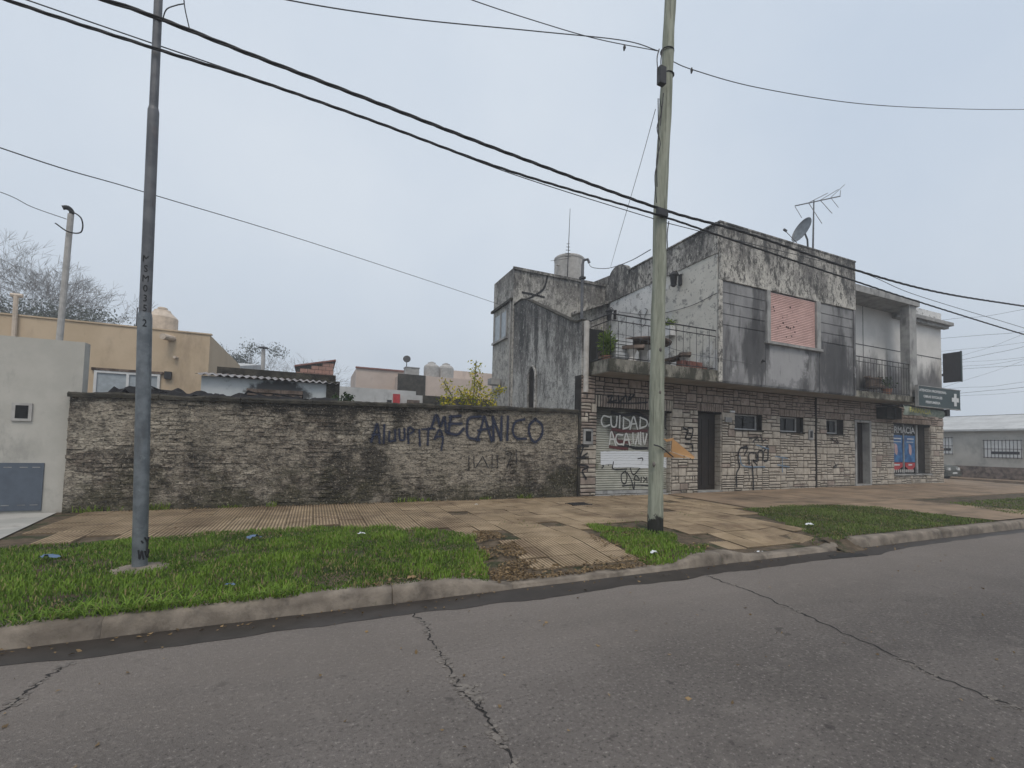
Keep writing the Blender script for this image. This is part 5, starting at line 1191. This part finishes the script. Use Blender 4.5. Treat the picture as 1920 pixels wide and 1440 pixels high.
MB().box(ox0+.01, ox1-.01, sy+.125, sy+.5, 1.6, oz-.01).build('firebox', MAT['black'], SH)
for i in range(5): MB().box(ox0+i*(ox1-ox0)/5+.005, ox0+(i+1)*(ox1-ox0)/5-.005, sy-.04, sy+.1, oz-.09, oz-.001, jit=.006).build('lintel_brick', MAT['rust'], SH)
MB().box(ox0+.02, ox1-.02, sy-.02, sy+.1, oz-.16, oz-.115).build('lintel_bar', MAT['rust'], SH)
MB().box(s1_.x-.195, s1_.x+.12, sy-.04, sy+1.2, .1, 3.10).build('end_pier', MAT['coping'], SH)
cr_ = MB(); L = s1_.x-s0.x+.2
cr_.grid(150, 3, lambda u, v: (s0.x-.1+L*u, sy-.18+1.05*v, 3.03+.16*v+.022*math.sin(u*150*.85)))
cr_.build('corrugated_roof', MAT['sheet'], SH, smooth=True)
pw = MB(); pw.box(s0.x+.15, s1_.x+.05, sy+.90, sy+1.05, .1, 3.38); pw.build('back_parapet', MAT['coping'], SH)
tp_ = thing('black_tarp', 'torn black plastic sheet lying along the top of the brick wall', 'tarp', (-2, 11.1, 2.35))
tm = MB().grid(60, 8, lambda u, v: (lambda x: (x, 10.85+.9*v, ztop(x)+.02+(.20*math.sin(math.pi*min(1, v*1.15))*(.5+.9*abs(noise.noise((u*6, v*2, 4))))+.15*noise.noise((u*22, v*4, 9)))*(1-.55*u)))(-3.45+3.9*u))
tm.build('sheet', MAT['tarp'], tp_)
for k, (a, b) in enumerate(((-3.1, 11.0), (-1.4, 11.1), (-.9, 11.0))): MB().tube([(a, b, ztop(a)+.0), (a+.12, b+.1, ztop(a)+.26-.05*k), (a+.5, b, ztop(a)+.1)], [.03, .02, .01], 5).build('fold', MAT['tarp'], tp_)

# ---- further back
WL = thing('white_yard_wall', 'long whitewashed yard wall behind the shed with a red shutter', 'wall', (4, 24, 0))
a_, b_ = on(634, 724, y=24), on(1000, 752, y=24)
MB().box(a_.x-.3, a_.x+3.7, 24, 24.2, 0, a_.z).build('wall', MAT['whitewall'], WL)
q0, q1 = on(748, 738, y=22), on(930, 756, y=22)
MB().box(q0.x, q1.x, 22, 22.3, 0, on(750, 739, y=22).z).build('wall', MAT['whitewall'], WL)
MB().box(q0.x+1.1, q1.x, 21.9, 21.99, on(800, 745, y=22).z-.3, on(800, 742, y=22).z).build('bare_brick_strip', MAT['coping'], WL)
q = on(743, 748, y=21.9); MB().box(q.x-.15, q.x+.15, 21.8, 21.99, q.z-.5, q.z+.22).build('red_shutter', MAT['red'], WL)
q = on(775, 755, y=21.9); MB().box(q.x-.28, q.x+.28, 21.85, 21.99, q.z-.3, q.z+.12).build('window', MAT['rust'], WL)
q = on(730, 754, y=21.9); MB().box(q.x-.1, q.x+.1, 21.85, 21.99, q.z-.3, q.z+.1).build('small_box', MAT['iron'], WL)
CH = thing('cream_house', 'pinkish cream house with stepped flat roofs carrying tanks, behind the yard wall', 'house', (6, 32, 0))
def ybox(p0, p1, y, y2, mat, name, par):
    A, B2 = on(*p0, y=y), on(*p1, y=y); return MB().box(A.x, B2.x, y, y2, 0, A.z).build(name, mat, par)
ybox((668, 690), (757, 700), 33, 38, MAT['cream'], 'wall', CH)
ybox((750, 701), (935, 722), 31, 38, MAT['cream'], 'wall', CH)
ybox((846, 694), (945, 716), 34.5, 38, MAT['cream'], 'wall', CH)
A = on(668, 690, y=33); Bq = on(757, 698, y=33); MB().box(A.x-.05, Bq.x+.1, 32.9, 33.1, A.z+.002, A.z+.1).build('coping', MAT['clay'], CH)
q = on(772, 720, y=30.9); MB().box(q.x-.9, q.x+.9, 30.9, 30.99, 3, on(775, 701, y=30.9).z-.05).build('dark_render_patch', MAT['coping'], CH)
for k, (a, b, r_) in enumerate(((809, 702, .52), (836, 704, .52))):
    q = on(a, b, y=31.6); zt = on(750, 701, y=31).z
    t = thing('roof_tank', ('pale round water tank on the cream house, nearer the dish', 'pale round water tank on the cream house, nearer the yellow shrub')[k], 'water tank', (q.x, 31.6, zt))
    MB().lathe((q.x, 31.6, zt+.002), [(r_, 0), (r_*1.02, .7), (r_*.9, .82), (r_*.5, .95), (r_*.5, 1.02), (.1, 1.03)], 20).build('tank_body', MAT['tank'], t)
    MB().lathe((q.x, 31.6, zt+1.035), [(.14, 0), (.13, .05)], 10).build('lid', MAT['tank'], t)
zt = on(750, 701, y=31).z
q = on(772, 694, y=31.5); t = thing('square_tank', 'square grey roof tank under the small dish', 'water tank', (q.x, 31.5, zt)); MB().box(q.x-.45, q.x+.45, 31.2, 31.9, zt+.002, zt+.5).build('tank_body', MAT['concrete'], t); MB().box(q.x-.48, q.x+.48, 31.17, 31.93, zt+.503, zt+.55).build('lid', MAT['concrete'], t)
q = on(763, 674, y=31.5); t = thing('roof_dish', 'small round dish antenna above the square roof tank', 'satellite dish', (q.x, 31.5, zt))
MB().tube([(q.x, 31.5, q.z), (q.x-.02, 31.42, q.z+.02)], [.2, .25], 16).build('reflector', MAT['iron'], t); MB().tube([(q.x, 31.55, zt+.55), (q.x, 31.55, q.z)], .03, 5).build('mast', MAT['iron'], t)
RB = thing('red_brick_house', 'upper corner of an unplastered red brick house behind the tin roof shed', 'house', (0, 26, 0))
c1, c2 = on(556, 688, y=26), on(626, 677, y=26)
mb = MB(); mb.prism([(c1.x, 26, 0), (c2.x, 26, 0), (c2.x, 26, c2.z), (c1.x, 26, c1.z)], (0, 3, 0)); mb.build('wall', MAT['mortar'], RB)
zz = 4.4; row = 0
while zz < c2.z-.1:
    xx = c1.x+(.17 if row % 2 else 0)
    while xx < c2.x-.1:
        tz = c1.z+(c2.z-c1.z)*(xx-c1.x)/(c2.x-c1.x)
        if zz+.18 < tz+.03: MB().box(xx, min(xx+.32, c2.x), 25.97, 25.995, zz, zz+.17).build('brick', MAT['redbrick'], RB)
        xx += .34
    zz += .19; row += 1
mb = MB(); mb.prism([(c1.x-.1, 25.9, c1.z+.003), (c2.x+.1, 25.9, c2.z+.003), (c2.x+.1, 25.9, c2.z+.08), (c1.x-.1, 25.9, c1.z+.08)], (0, 3.1, 0)); mb.build('roof_edge', MAT['clay'], RB)
fl = thing('metal_flue', 'thin metal chimney flue with cap behind the beige house', 'chimney', (-3.5, 24, 4)); q0, q1 = on(494, 685, y=27), on(494, 655, y=27)
MB().tube([(q0.x, 27, 3), (q1.x, 27, q1.z)], .09, 8).build('pipe', MAT['tank'], fl); MB().lathe((q1.x, 27, q1.z+.06), [(.26, 0), (.24, .03), (.03, .1)], 12).build('cap', MAT['iron'], fl); MB().tube([(q1.x, 27, q1.z), (q1.x, 27, q1.z+.07)], .03, 5).build('cap_stem', MAT['iron'], fl)

# ---- across the side street
XR = 37.0
RH = thing('street_house', 'low grey house with barred windows across the side street', 'house', (37, 14, .1))
ztp = on(1840, 808, x=XR).z
MB().box(XR, XR+6, 4, 30, .1, ztp).build('wall', MAT['grey_house'], RH)
MB().box(XR-.03, XR-.002, 4, 30, .1, .85).build('plinth', MAT['rust'], RH)
MB().prism([(XR-.3, 3.8, ztp+.002), (XR-.3, 3.8, ztp+.1), (XR+6, 3.8, ztp+1.3), (XR+6, 3.8, ztp+1.2)], (0, 26.4, 0)).build('roof', MAT['whitewall'], RH)
for (a, b) in (((1846, 826), (1917, 859)), ((1766, 821), (1787, 851))):
    p0, p1 = on(*a, x=XR), on(*b, x=XR); ya, yb = sorted((p0.y, p1.y)); za, zb = sorted((p0.z, p1.z))
    if b[0] < 1800: yb += 1.5
    wd_ = MB().box(XR-.012, XR-.002, ya, yb, za, zb).build('window', MAT['gate_white'], RH)
    MB().box(XR-.03, XR-.013, ya+.1, yb-.3, za+.2, za+.36).build('window_gap', MAT['iron'], wd_)
    n = int((yb-ya)/.16)
    for i in range(n+1): y_ = ya+(yb-ya)*i/n; MB().tube([(XR-.1, y_, za-.05), (XR-.1, y_, zb+.05)], .016, 4).build('bar', MAT['iron'], wd_)
    for z_ in (za, (za+zb)/2, zb): MB().tube([(XR-.1, ya-.05, z_), (XR-.1, yb+.05, z_)], .016, 4).build('bar', MAT['iron'], wd_)
tag(MB().box(35.22, XR-.004, -2, 40, -.05, .13).build('far_pavement', MAT['paving']), kind='structure')
for i, (a, y0, y1, xx, h_) in enumerate(((0, 10, 34, 60, 5.2), (1, 36, 60, 66, 6.8))):
    t = thing('misty_house', ('pale house block fading in the mist behind the low street house', 'taller pale block fading in the mist beyond the street houses')[i], 'house', (xx, y0, 0))
    MB().box(xx, xx+8, y0, y1, 0, h_).build('wall', MAT['whitewall'], t); MB().box(xx-.2, xx+8.2, y0-.2, y1+.2, h_+.002, h_+.25).build('roof_slab', MAT['concrete'], t)

# parked car showing past the corner
cx0, cy0 = 33.6, 16.2
CAR = thing('parked_car', 'grey hatchback parked in the side street, half hidden by the corner', 'car', (cx0, cy0, 0))
body = MB(); pr_ = [(-2.0, .28), (2.0, .28), (2.05, .62), (1.9, .86), (1.05, .95), (.35, 1.38), (-1.3, 1.42), (-1.95, .95), (-2.02, .6)]
prof_in = [(cx0-.78, cy0-a, b) for a, b in pr_]
body.prism(prof_in, (1.56, 0, 0)); body.build('body', MAT['carpaint'], CAR)
wsd = MB(); wsd.prism([(cx0-.68, cy0-1.02, .98), (cx0+.68, cy0-1.02, .98), (cx0+.6, cy0-.4, 1.35), (cx0-.6, cy0-.4, 1.35)], (0, -.012, .016)); wsd.build('windscreen', MAT['paleglass'], CAR)
for s in (-.79, .785): MB().prism([(cx0+s, cy0-.9, .98), (cx0+s, cy0+1.3, .98), (cx0+s, cy0+1.15, 1.34), (cx0+s, cy0-.4, 1.34)], (.006, 0, 0)).build('side_window', MAT['glass'], CAR)
for sx in (-.7, .7):
    for y_ in (-1.25, 1.25):
        wh = MB().tube([(cx0+sx-.1, cy0+y_, .31), (cx0+sx+.1, cy0+y_, .31)], .31, 16).build('wheel', MAT['rubber'], CAR); MB().tube([(cx0+sx*1.16-.01, cy0+y_, .31), (cx0+sx*1.16+.01, cy0+y_, .31)], .18, 10).build('rim', MAT['alu'], wh)
for sx in (-.6, .42): MB().box(cx0+sx, cx0+sx+.22, cy0-2.07, cy0-1.98, .62, .78).build('headlight', MAT['white'], CAR)
MB().box(cx0-.75, cx0+.75, cy0-2.1, cy0-1.99, .32, .5).build('bumper', MAT['carpaint'], CAR)
MB().box(cx0-.25, cx0+.25, cy0-2.11, cy0-2.101, .42, .52).build('number_plate', MAT['white'], CAR)

# ================================================================== TREES AND SHRUBS
def bare_tree(name, loc, h, seed, label, r0=.28, spread=.5, depth=6, twigs=1, group=None, wide=1.0):
    rg = random.Random(seed); t = thing(name, label, 'tree', loc, group); tr_ = MB(); cr2 = MB()
    def rec(p, d, L, r, k):
        q = p; pts = [p]; rr = [r]
        for i in range(3):
            d = (d*1.6+Vector((rg.uniform(-.18, .18), rg.uniform(-.18, .18), rg.uniform(-.04, .14)))).normalized(); q = q+d*L/3; pts.append(q); rr.append(r*(1-.12*(i+1)))
        (tr_ if k < 1 else cr2).tube(pts, rr, 6 if k < 2 else 3, caps=False)
        if k >= depth: return
        n = 3
        for i in range(n):
            a = rg.uniform(0, 6.283); s = rg.uniform(spread*.6, spread*1.3)
            o_ = d.orthogonal().normalized(); o_.rotate(Matrix.Rotation(a, 3, d)); nd = (d+o_*s).normalized(); nd.z = nd.z*.85+.05
            rec(pts[-1] if i else pts[rg.choice((2, 3))], nd, L*rg.uniform(.66, .84), max(.010, rr[-1]*.62), k+1)
    rec(Vector(loc), Vector((0, 0, 1)), h*.26, r0, 0)
    k_ = (h-loc[2])/max(v[2] for v in cr2.v)
    for m_ in (tr_, cr2): m_.v = [(loc[0]+(v[0]-loc[0])*k_*wide, loc[1]+(v[1]-loc[1])*k_, v[2]*k_) for v in m_.v]
    tr_.build('trunk', MAT['bark'], t, smooth=True); cr2.build('crown', MAT['bark'], t)
    return t
def at(px_, y): q = on(px_, 700, y=y); return (q.x, y, 0)
for px_, py_, yy, sd_, lb, sprd, dp, wide, grp in (
        (16, 436, 56, 3, 'tall bare tree whose crown reaches highest above the beige house', .6, 7, 1.0, 'bare trees behind the beige house'),
        (60, 452, 54, 8, 'spreading bare tree beside the white mast', .75, 7, 1.0, 'bare trees behind the beige house'),
        (112, 530, 58, 12, 'lower bare tree leaning out past the white mast', .8, 7, .8, 'bare trees behind the beige house'),
        (540, 655, 80, 21, 'small bare tree behind the metal flue', .6, 6, 1.2, 'bare trees behind the red brick house'),
        (592, 662, 84, 22, 'small bare tree standing over the red brick house', .6, 6, 1.2, 'bare trees behind the red brick house')):
    bare_tree('bare_tree', at(px_, yy), on(px_, py_, y=yy).z, sd_, lb, .36 if yy < 70 else .18, sprd, dp, group=grp, wide=wide)
def leafy(name, loc, ctr, rad, n, size, mat, label, seed, clumps=12, cat='tree', trunk=.12):
    t = thing(name, label, cat, loc); rg = np.random.RandomState(seed); P = []
    cs = rg.normal(size=(clumps, 3))*np.array(rad)*.55+np.array(ctr)
    mb = MB(); mb.tube([loc, (loc[0]+.05, loc[1], (loc[2]+ctr[2])/2), ctr], [trunk, trunk*.7, trunk*.3], 6)
    for c_ in cs: P.append(rg.normal(size=(n//clumps, 3))*np.array(rad)*.26+c_); mb.tube([((loc[0]+ctr[0])/2, loc[1], (loc[2]+ctr[2])/2), tuple(c_)], [trunk*.35, .01], 4)
    leaves('crown', np.concatenate(P), size, MAT[mat], t, rs=seed); mb.build('trunk', MAT['bark'], t)
q = on(465, 668, y=55); leafy('evergreen_tree', (q.x, 55, 0), tuple(q-Vector((0, 0, .6))), (2.0, 1.5, 1.5), 3200, .2, 'fleaf', 'misty evergreen tree top behind the beige house side wall', 4)
q = on(80, 592, y=44); leafy('evergreen_shrub', (q.x-1, 40, 0), tuple(q), (4.2, 1.5, .9), 2600, .2, 'fleaf', 'low misty evergreen growth at the foot of the bare trees', 9, 14, 'shrub')
q = on(640, 742, y=12.6); leafy('dark_bush', (q.x, 12.6, .1), (q.x, 12.6, 2.35), (.27, .25, .28), 900, .09, 'dleaf', 'dark green rounded bush between the shed and the white yard wall', 6, 14, 'shrub', .05)
ys_ = thing('yellow_shrub', 'young tree with yellowing leaves rising above the brick wall', 'shrub', (4.6, 12.4, .1))
stems = MB(); LP = []; rg = np.random.RandomState(31)
for l, k in (([(880, 800), (888, 740), (893, 675)], 190), ([(860, 800), (850, 750), (832, 715)], 90), ([(890, 800), (905, 750), (930, 735), (944, 728)], 130), ([(875, 800), (870, 750), (860, 728)], 90), ([(885, 790), (898, 740), (903, 715)], 100), ([(850, 790), (838, 760), (832, 745)], 70), ([(905, 790), (918, 765), (925, 755)], 80), ([(880, 790), (880, 760), (876, 735)], 130)):
    yy = 12.4+rg.uniform(-.3, .3); pts = smooth_path([on(a, b, y=yy) for a, b in l], 8); stems.tube([(4.6, 12.4, .1)]+pts, [.03]+[.016]*(len(pts)-1)+[.006], 5)
    for _ in range(int(k*1.5)):
        u = rg.uniform(.15, 1)**.8; b = pts[int(u*(len(pts)-1))]; LP.append(np.array(b)+rg.normal(size=3)*[.09, .09, .07])
leaves('leaves', LP, .085, MAT['yleaf'], ys_, rs=8, aspect=.5); stems.build('stems', MAT['bark'], ys_)

# ================================================================== VERGE
gA = grass('lawn_strip', g1, 84000, .046, MAT['grass'], 1, 'bright green grass verge round the steel pole', .0048)
gB = grass('pole_grass', gpole, 10000, .045, MAT['grass'], 2, 'small tuft of grass at the foot of the wooden pole', .005, patch=-.18)
gC = grass('dull_verge', g3, 26000, .036, MAT['grass2'], 3, 'short dull grass verge in front of the stone building', .006)
gD = grass('corner_verge', g4, 9000, .036, MAT['grass2'], 4, 'short dull grass verge towards the street corner', .008)
edge = [(-6, 4.70), (-6, 4.80), (1.5, 4.80), (1.5, 4.70)]
grass('kerb_fringe', edge, 2600, .075, MAT['grass'], 5, 'ragged grass fringe hanging over the kerb top', .005, 1.4, patch=.05)
wpl = [(-3.8, 10.60), (-3.8, 10.72), (6.3, 10.72), (6.3, 10.60)]
grass('wall_weeds', wpl, 1100, .09, MAT['bleaf'], 6, 'weeds sprouting along the foot of the brick wall', .008, .9, patch=.26)
grass('joint_weeds', [(2.2, 6.4), (2.2, 7.6), (5.4, 7.9), (9.0, 7.4), (9, 6.2), (5.4, 6.6)], 900, .03, MAT['grass2'], 8, 'low weeds growing between the pavement tiles of the crossings', .006, .9, patch=.3)
def litter(name, poly, n, size, seed, label, dens=None):
    rg = np.random.RandomState(seed); p = np.array(poly); lo, hi = p.min(0), p.max(0)
    X = rg.uniform(lo[0], hi[0], n*3); Y = rg.uniform(lo[1], hi[1], n*3); k = inside(poly, X, Y); k2 = Y[k] > 4.72; X, Y = X[k][k2][:n], Y[k][k2][:n]
    if dens is not None:
        k = np.array([noise.noise((x*2.5, y*2.5, seed)) > dens for x, y in zip(X, Y)]); X, Y = X[k], Y[k]
    P = np.stack([X, Y, [gz(x, y)+.018+.012*rg.rand() for x, y in zip(X, Y)]], 1)
    o = leaves(name, P, size, MAT['deadleaf'], None, 'stuff', flat=.75, aspect=.6, rs=seed); return tag(o, label, 'leaves')
litter('leaf_litter', l1, 5200, .034, 1, 'brown dead leaves heaped between the grass and the tiled crossing', -.12)
l2 = [tuple(on(a, b, z=.17)[:2]) for a, b in ((1090, 985), (1200, 990), (1230, 1010), (1230, 1050), (1160, 1045), (1110, 1010))]
litter('leaf_litter', l2, 1500, .034, 2, 'brown dead leaves scattered in the grass left of the wooden pole foot'.replace('left of', 'beside'), -.05)
l3 = [(-3, 7.3), (9, 7.3), (9, 10.6), (-3, 10.6)]
litter('contact_shade_leaves', [(-3.8, 10.45), (-3.8, 10.7), (9, 10.7), (9, 10.5)], 900, .035, 9, 'dead leaves added along the foot of the brick wall to darken it like a contact shadow', -.1)  # leaves added as a dark strip standing in for the wall's contact shadow
litter('leaf_litter', l3, 900, .035, 3, 'sparse dead leaves strewn over the ribbed pavement tiles', .12)
litter('leaf_litter', [(0.2, 4.72), (2.2, 4.72), (5.2, 4.9), (5.2, 5.2), (1.8, 5.2)], 500, .05, 4, 'dead leaves caught behind the kerb', 0)
rg = np.random.RandomState(44); P = []
for _ in range(150): P.append((rg.uniform(-3, 9), rg.uniform(1.0, 4.6)**1.0, .012))
for _ in range(160): x = rg.uniform(-2, 9); P.append((x, 4.62-abs(rg.normal(0, .12)), .014))
tag(leaves('road_leaves', np.array(P), .035, MAT['deadleaf'], None, 'stuff', flat=.85, rs=5), 'small dead leaves scattered over the road and gutter', 'leaves')
# scraps of litter, each its own thing
def scrap(p, size, mat, label, seed, cat='litter'):
    rgs = random.Random(seed); mb = MB(); th = rgs.uniform(-.6, .6)
    def pt(u, v):
        a = (u-.5)*size*2; b = (v-.5)*size*1.1*(1-.6*abs(u-.5)); j = lambda: rgs.uniform(-.22, .22)*size
        return (p[0]+a*math.cos(th)-b*math.sin(th)+j(), p[1]+a*math.sin(th)+b*math.cos(th)+j()*.6, p[2]+.008+size*rgs.uniform(0, .55)*(1-abs(2*u-1)**2))
    mb.grid(7, 5, pt)
    tag(mb.build('litter_scrap', MAT[mat], None, smooth=True), label, cat, 'scraps of litter on the verge and road')
def gpt(a, b, z0=None):
    q = on(a, b, z=.19 if z0 is None else z0); return (q.x, q.y, (gz(q.x, q.y)+.05) if z0 is None else z0)
scrap(gpt(92, 1050), .09, 'litter_blue', 'torn blue plastic scrap in the grass short of the steel pole', 1)
scrap(gpt(476, 1013), .085, 'litter_blue', 'crumpled blue plastic bag in the grass between steel pole and white paper', 2)
scrap(gpt(678, 1005), .05, 'litter_white', 'crumpled white paper in the middle of the bright grass', 3)
scrap(gpt(430, 1100), .04, 'litter_blue', 'small blue wrapper at the grass edge above the kerb', 4)
scrap(gpt(1226, 1026), .06, 'litter_white', 'crumpled white paper at the foot of the wooden pole', 5)
scrap(gpt(1424, 1039, .006), .10, 'litter_white', 'flattened white plastic bag in the gutter before the tiled crossing', 6)
scrap(gpt(1586, 1022, .006), .10, 'litter_white', 'pale blue plastic bag in the gutter by the kerb gap', 7)
scrap(gpt(1518, 986), .07, 'litter_white', 'white bottle scrap on the dull grass edge', 8)
scrap(gpt(893, 951), .035, 'litter_white', 'tiny white paper on the ribbed tiles by the wall', 9)
q = on(1085, 945, z=.2); gr = thing('drain_grate', 'black iron drain grate set in the ribbed pavement', 'grate', (q.x, q.y, .2))
zq = gz(q.x, q.y)+.012; MB().box(q.x-.24, q.x+.24, q.y-.16, q.y+.16, zq-.02, zq).build('pan', MAT['black'], gr)
for i in range(6): MB().box(q.x-.23+i*.084, q.x-.23+i*.084+.035, q.y-.15, q.y+.15, zq+.001, zq+.012).build('bar', MAT['iron'], gr)
for s in (-1, 1): MB().box(q.x-.26, q.x+.26, q.y+s*.165-.02, q.y+s*.165+.02, zq-.02, zq+.014).build('frame', MAT['iron'], gr)

# ================================================================== MIST
HAZE = True
if HAZE:
    hz = MB().box(-70, 110, -20, 120, -1.1, 22).build('haze', bpy.data.materials.new('mist')); hz['kind'] = 'stuff'; tag(hz, 'thin pale morning mist filling the street', 'mist')
    m = hz.data.materials[0]; m.use_nodes = True; nt = m.node_tree; nt.nodes.clear()
    pv = nt.nodes.new('ShaderNodeVolumePrincipled'); pv.inputs['Color'].default_value = (.9, .93, .97, 1); pv.inputs['Density'].default_value = .0040; pv.inputs['Anisotropy'].default_value = .2
    nt.links.new(pv.outputs[0], nt.nodes.new('ShaderNodeOutputMaterial').inputs['Volume'])
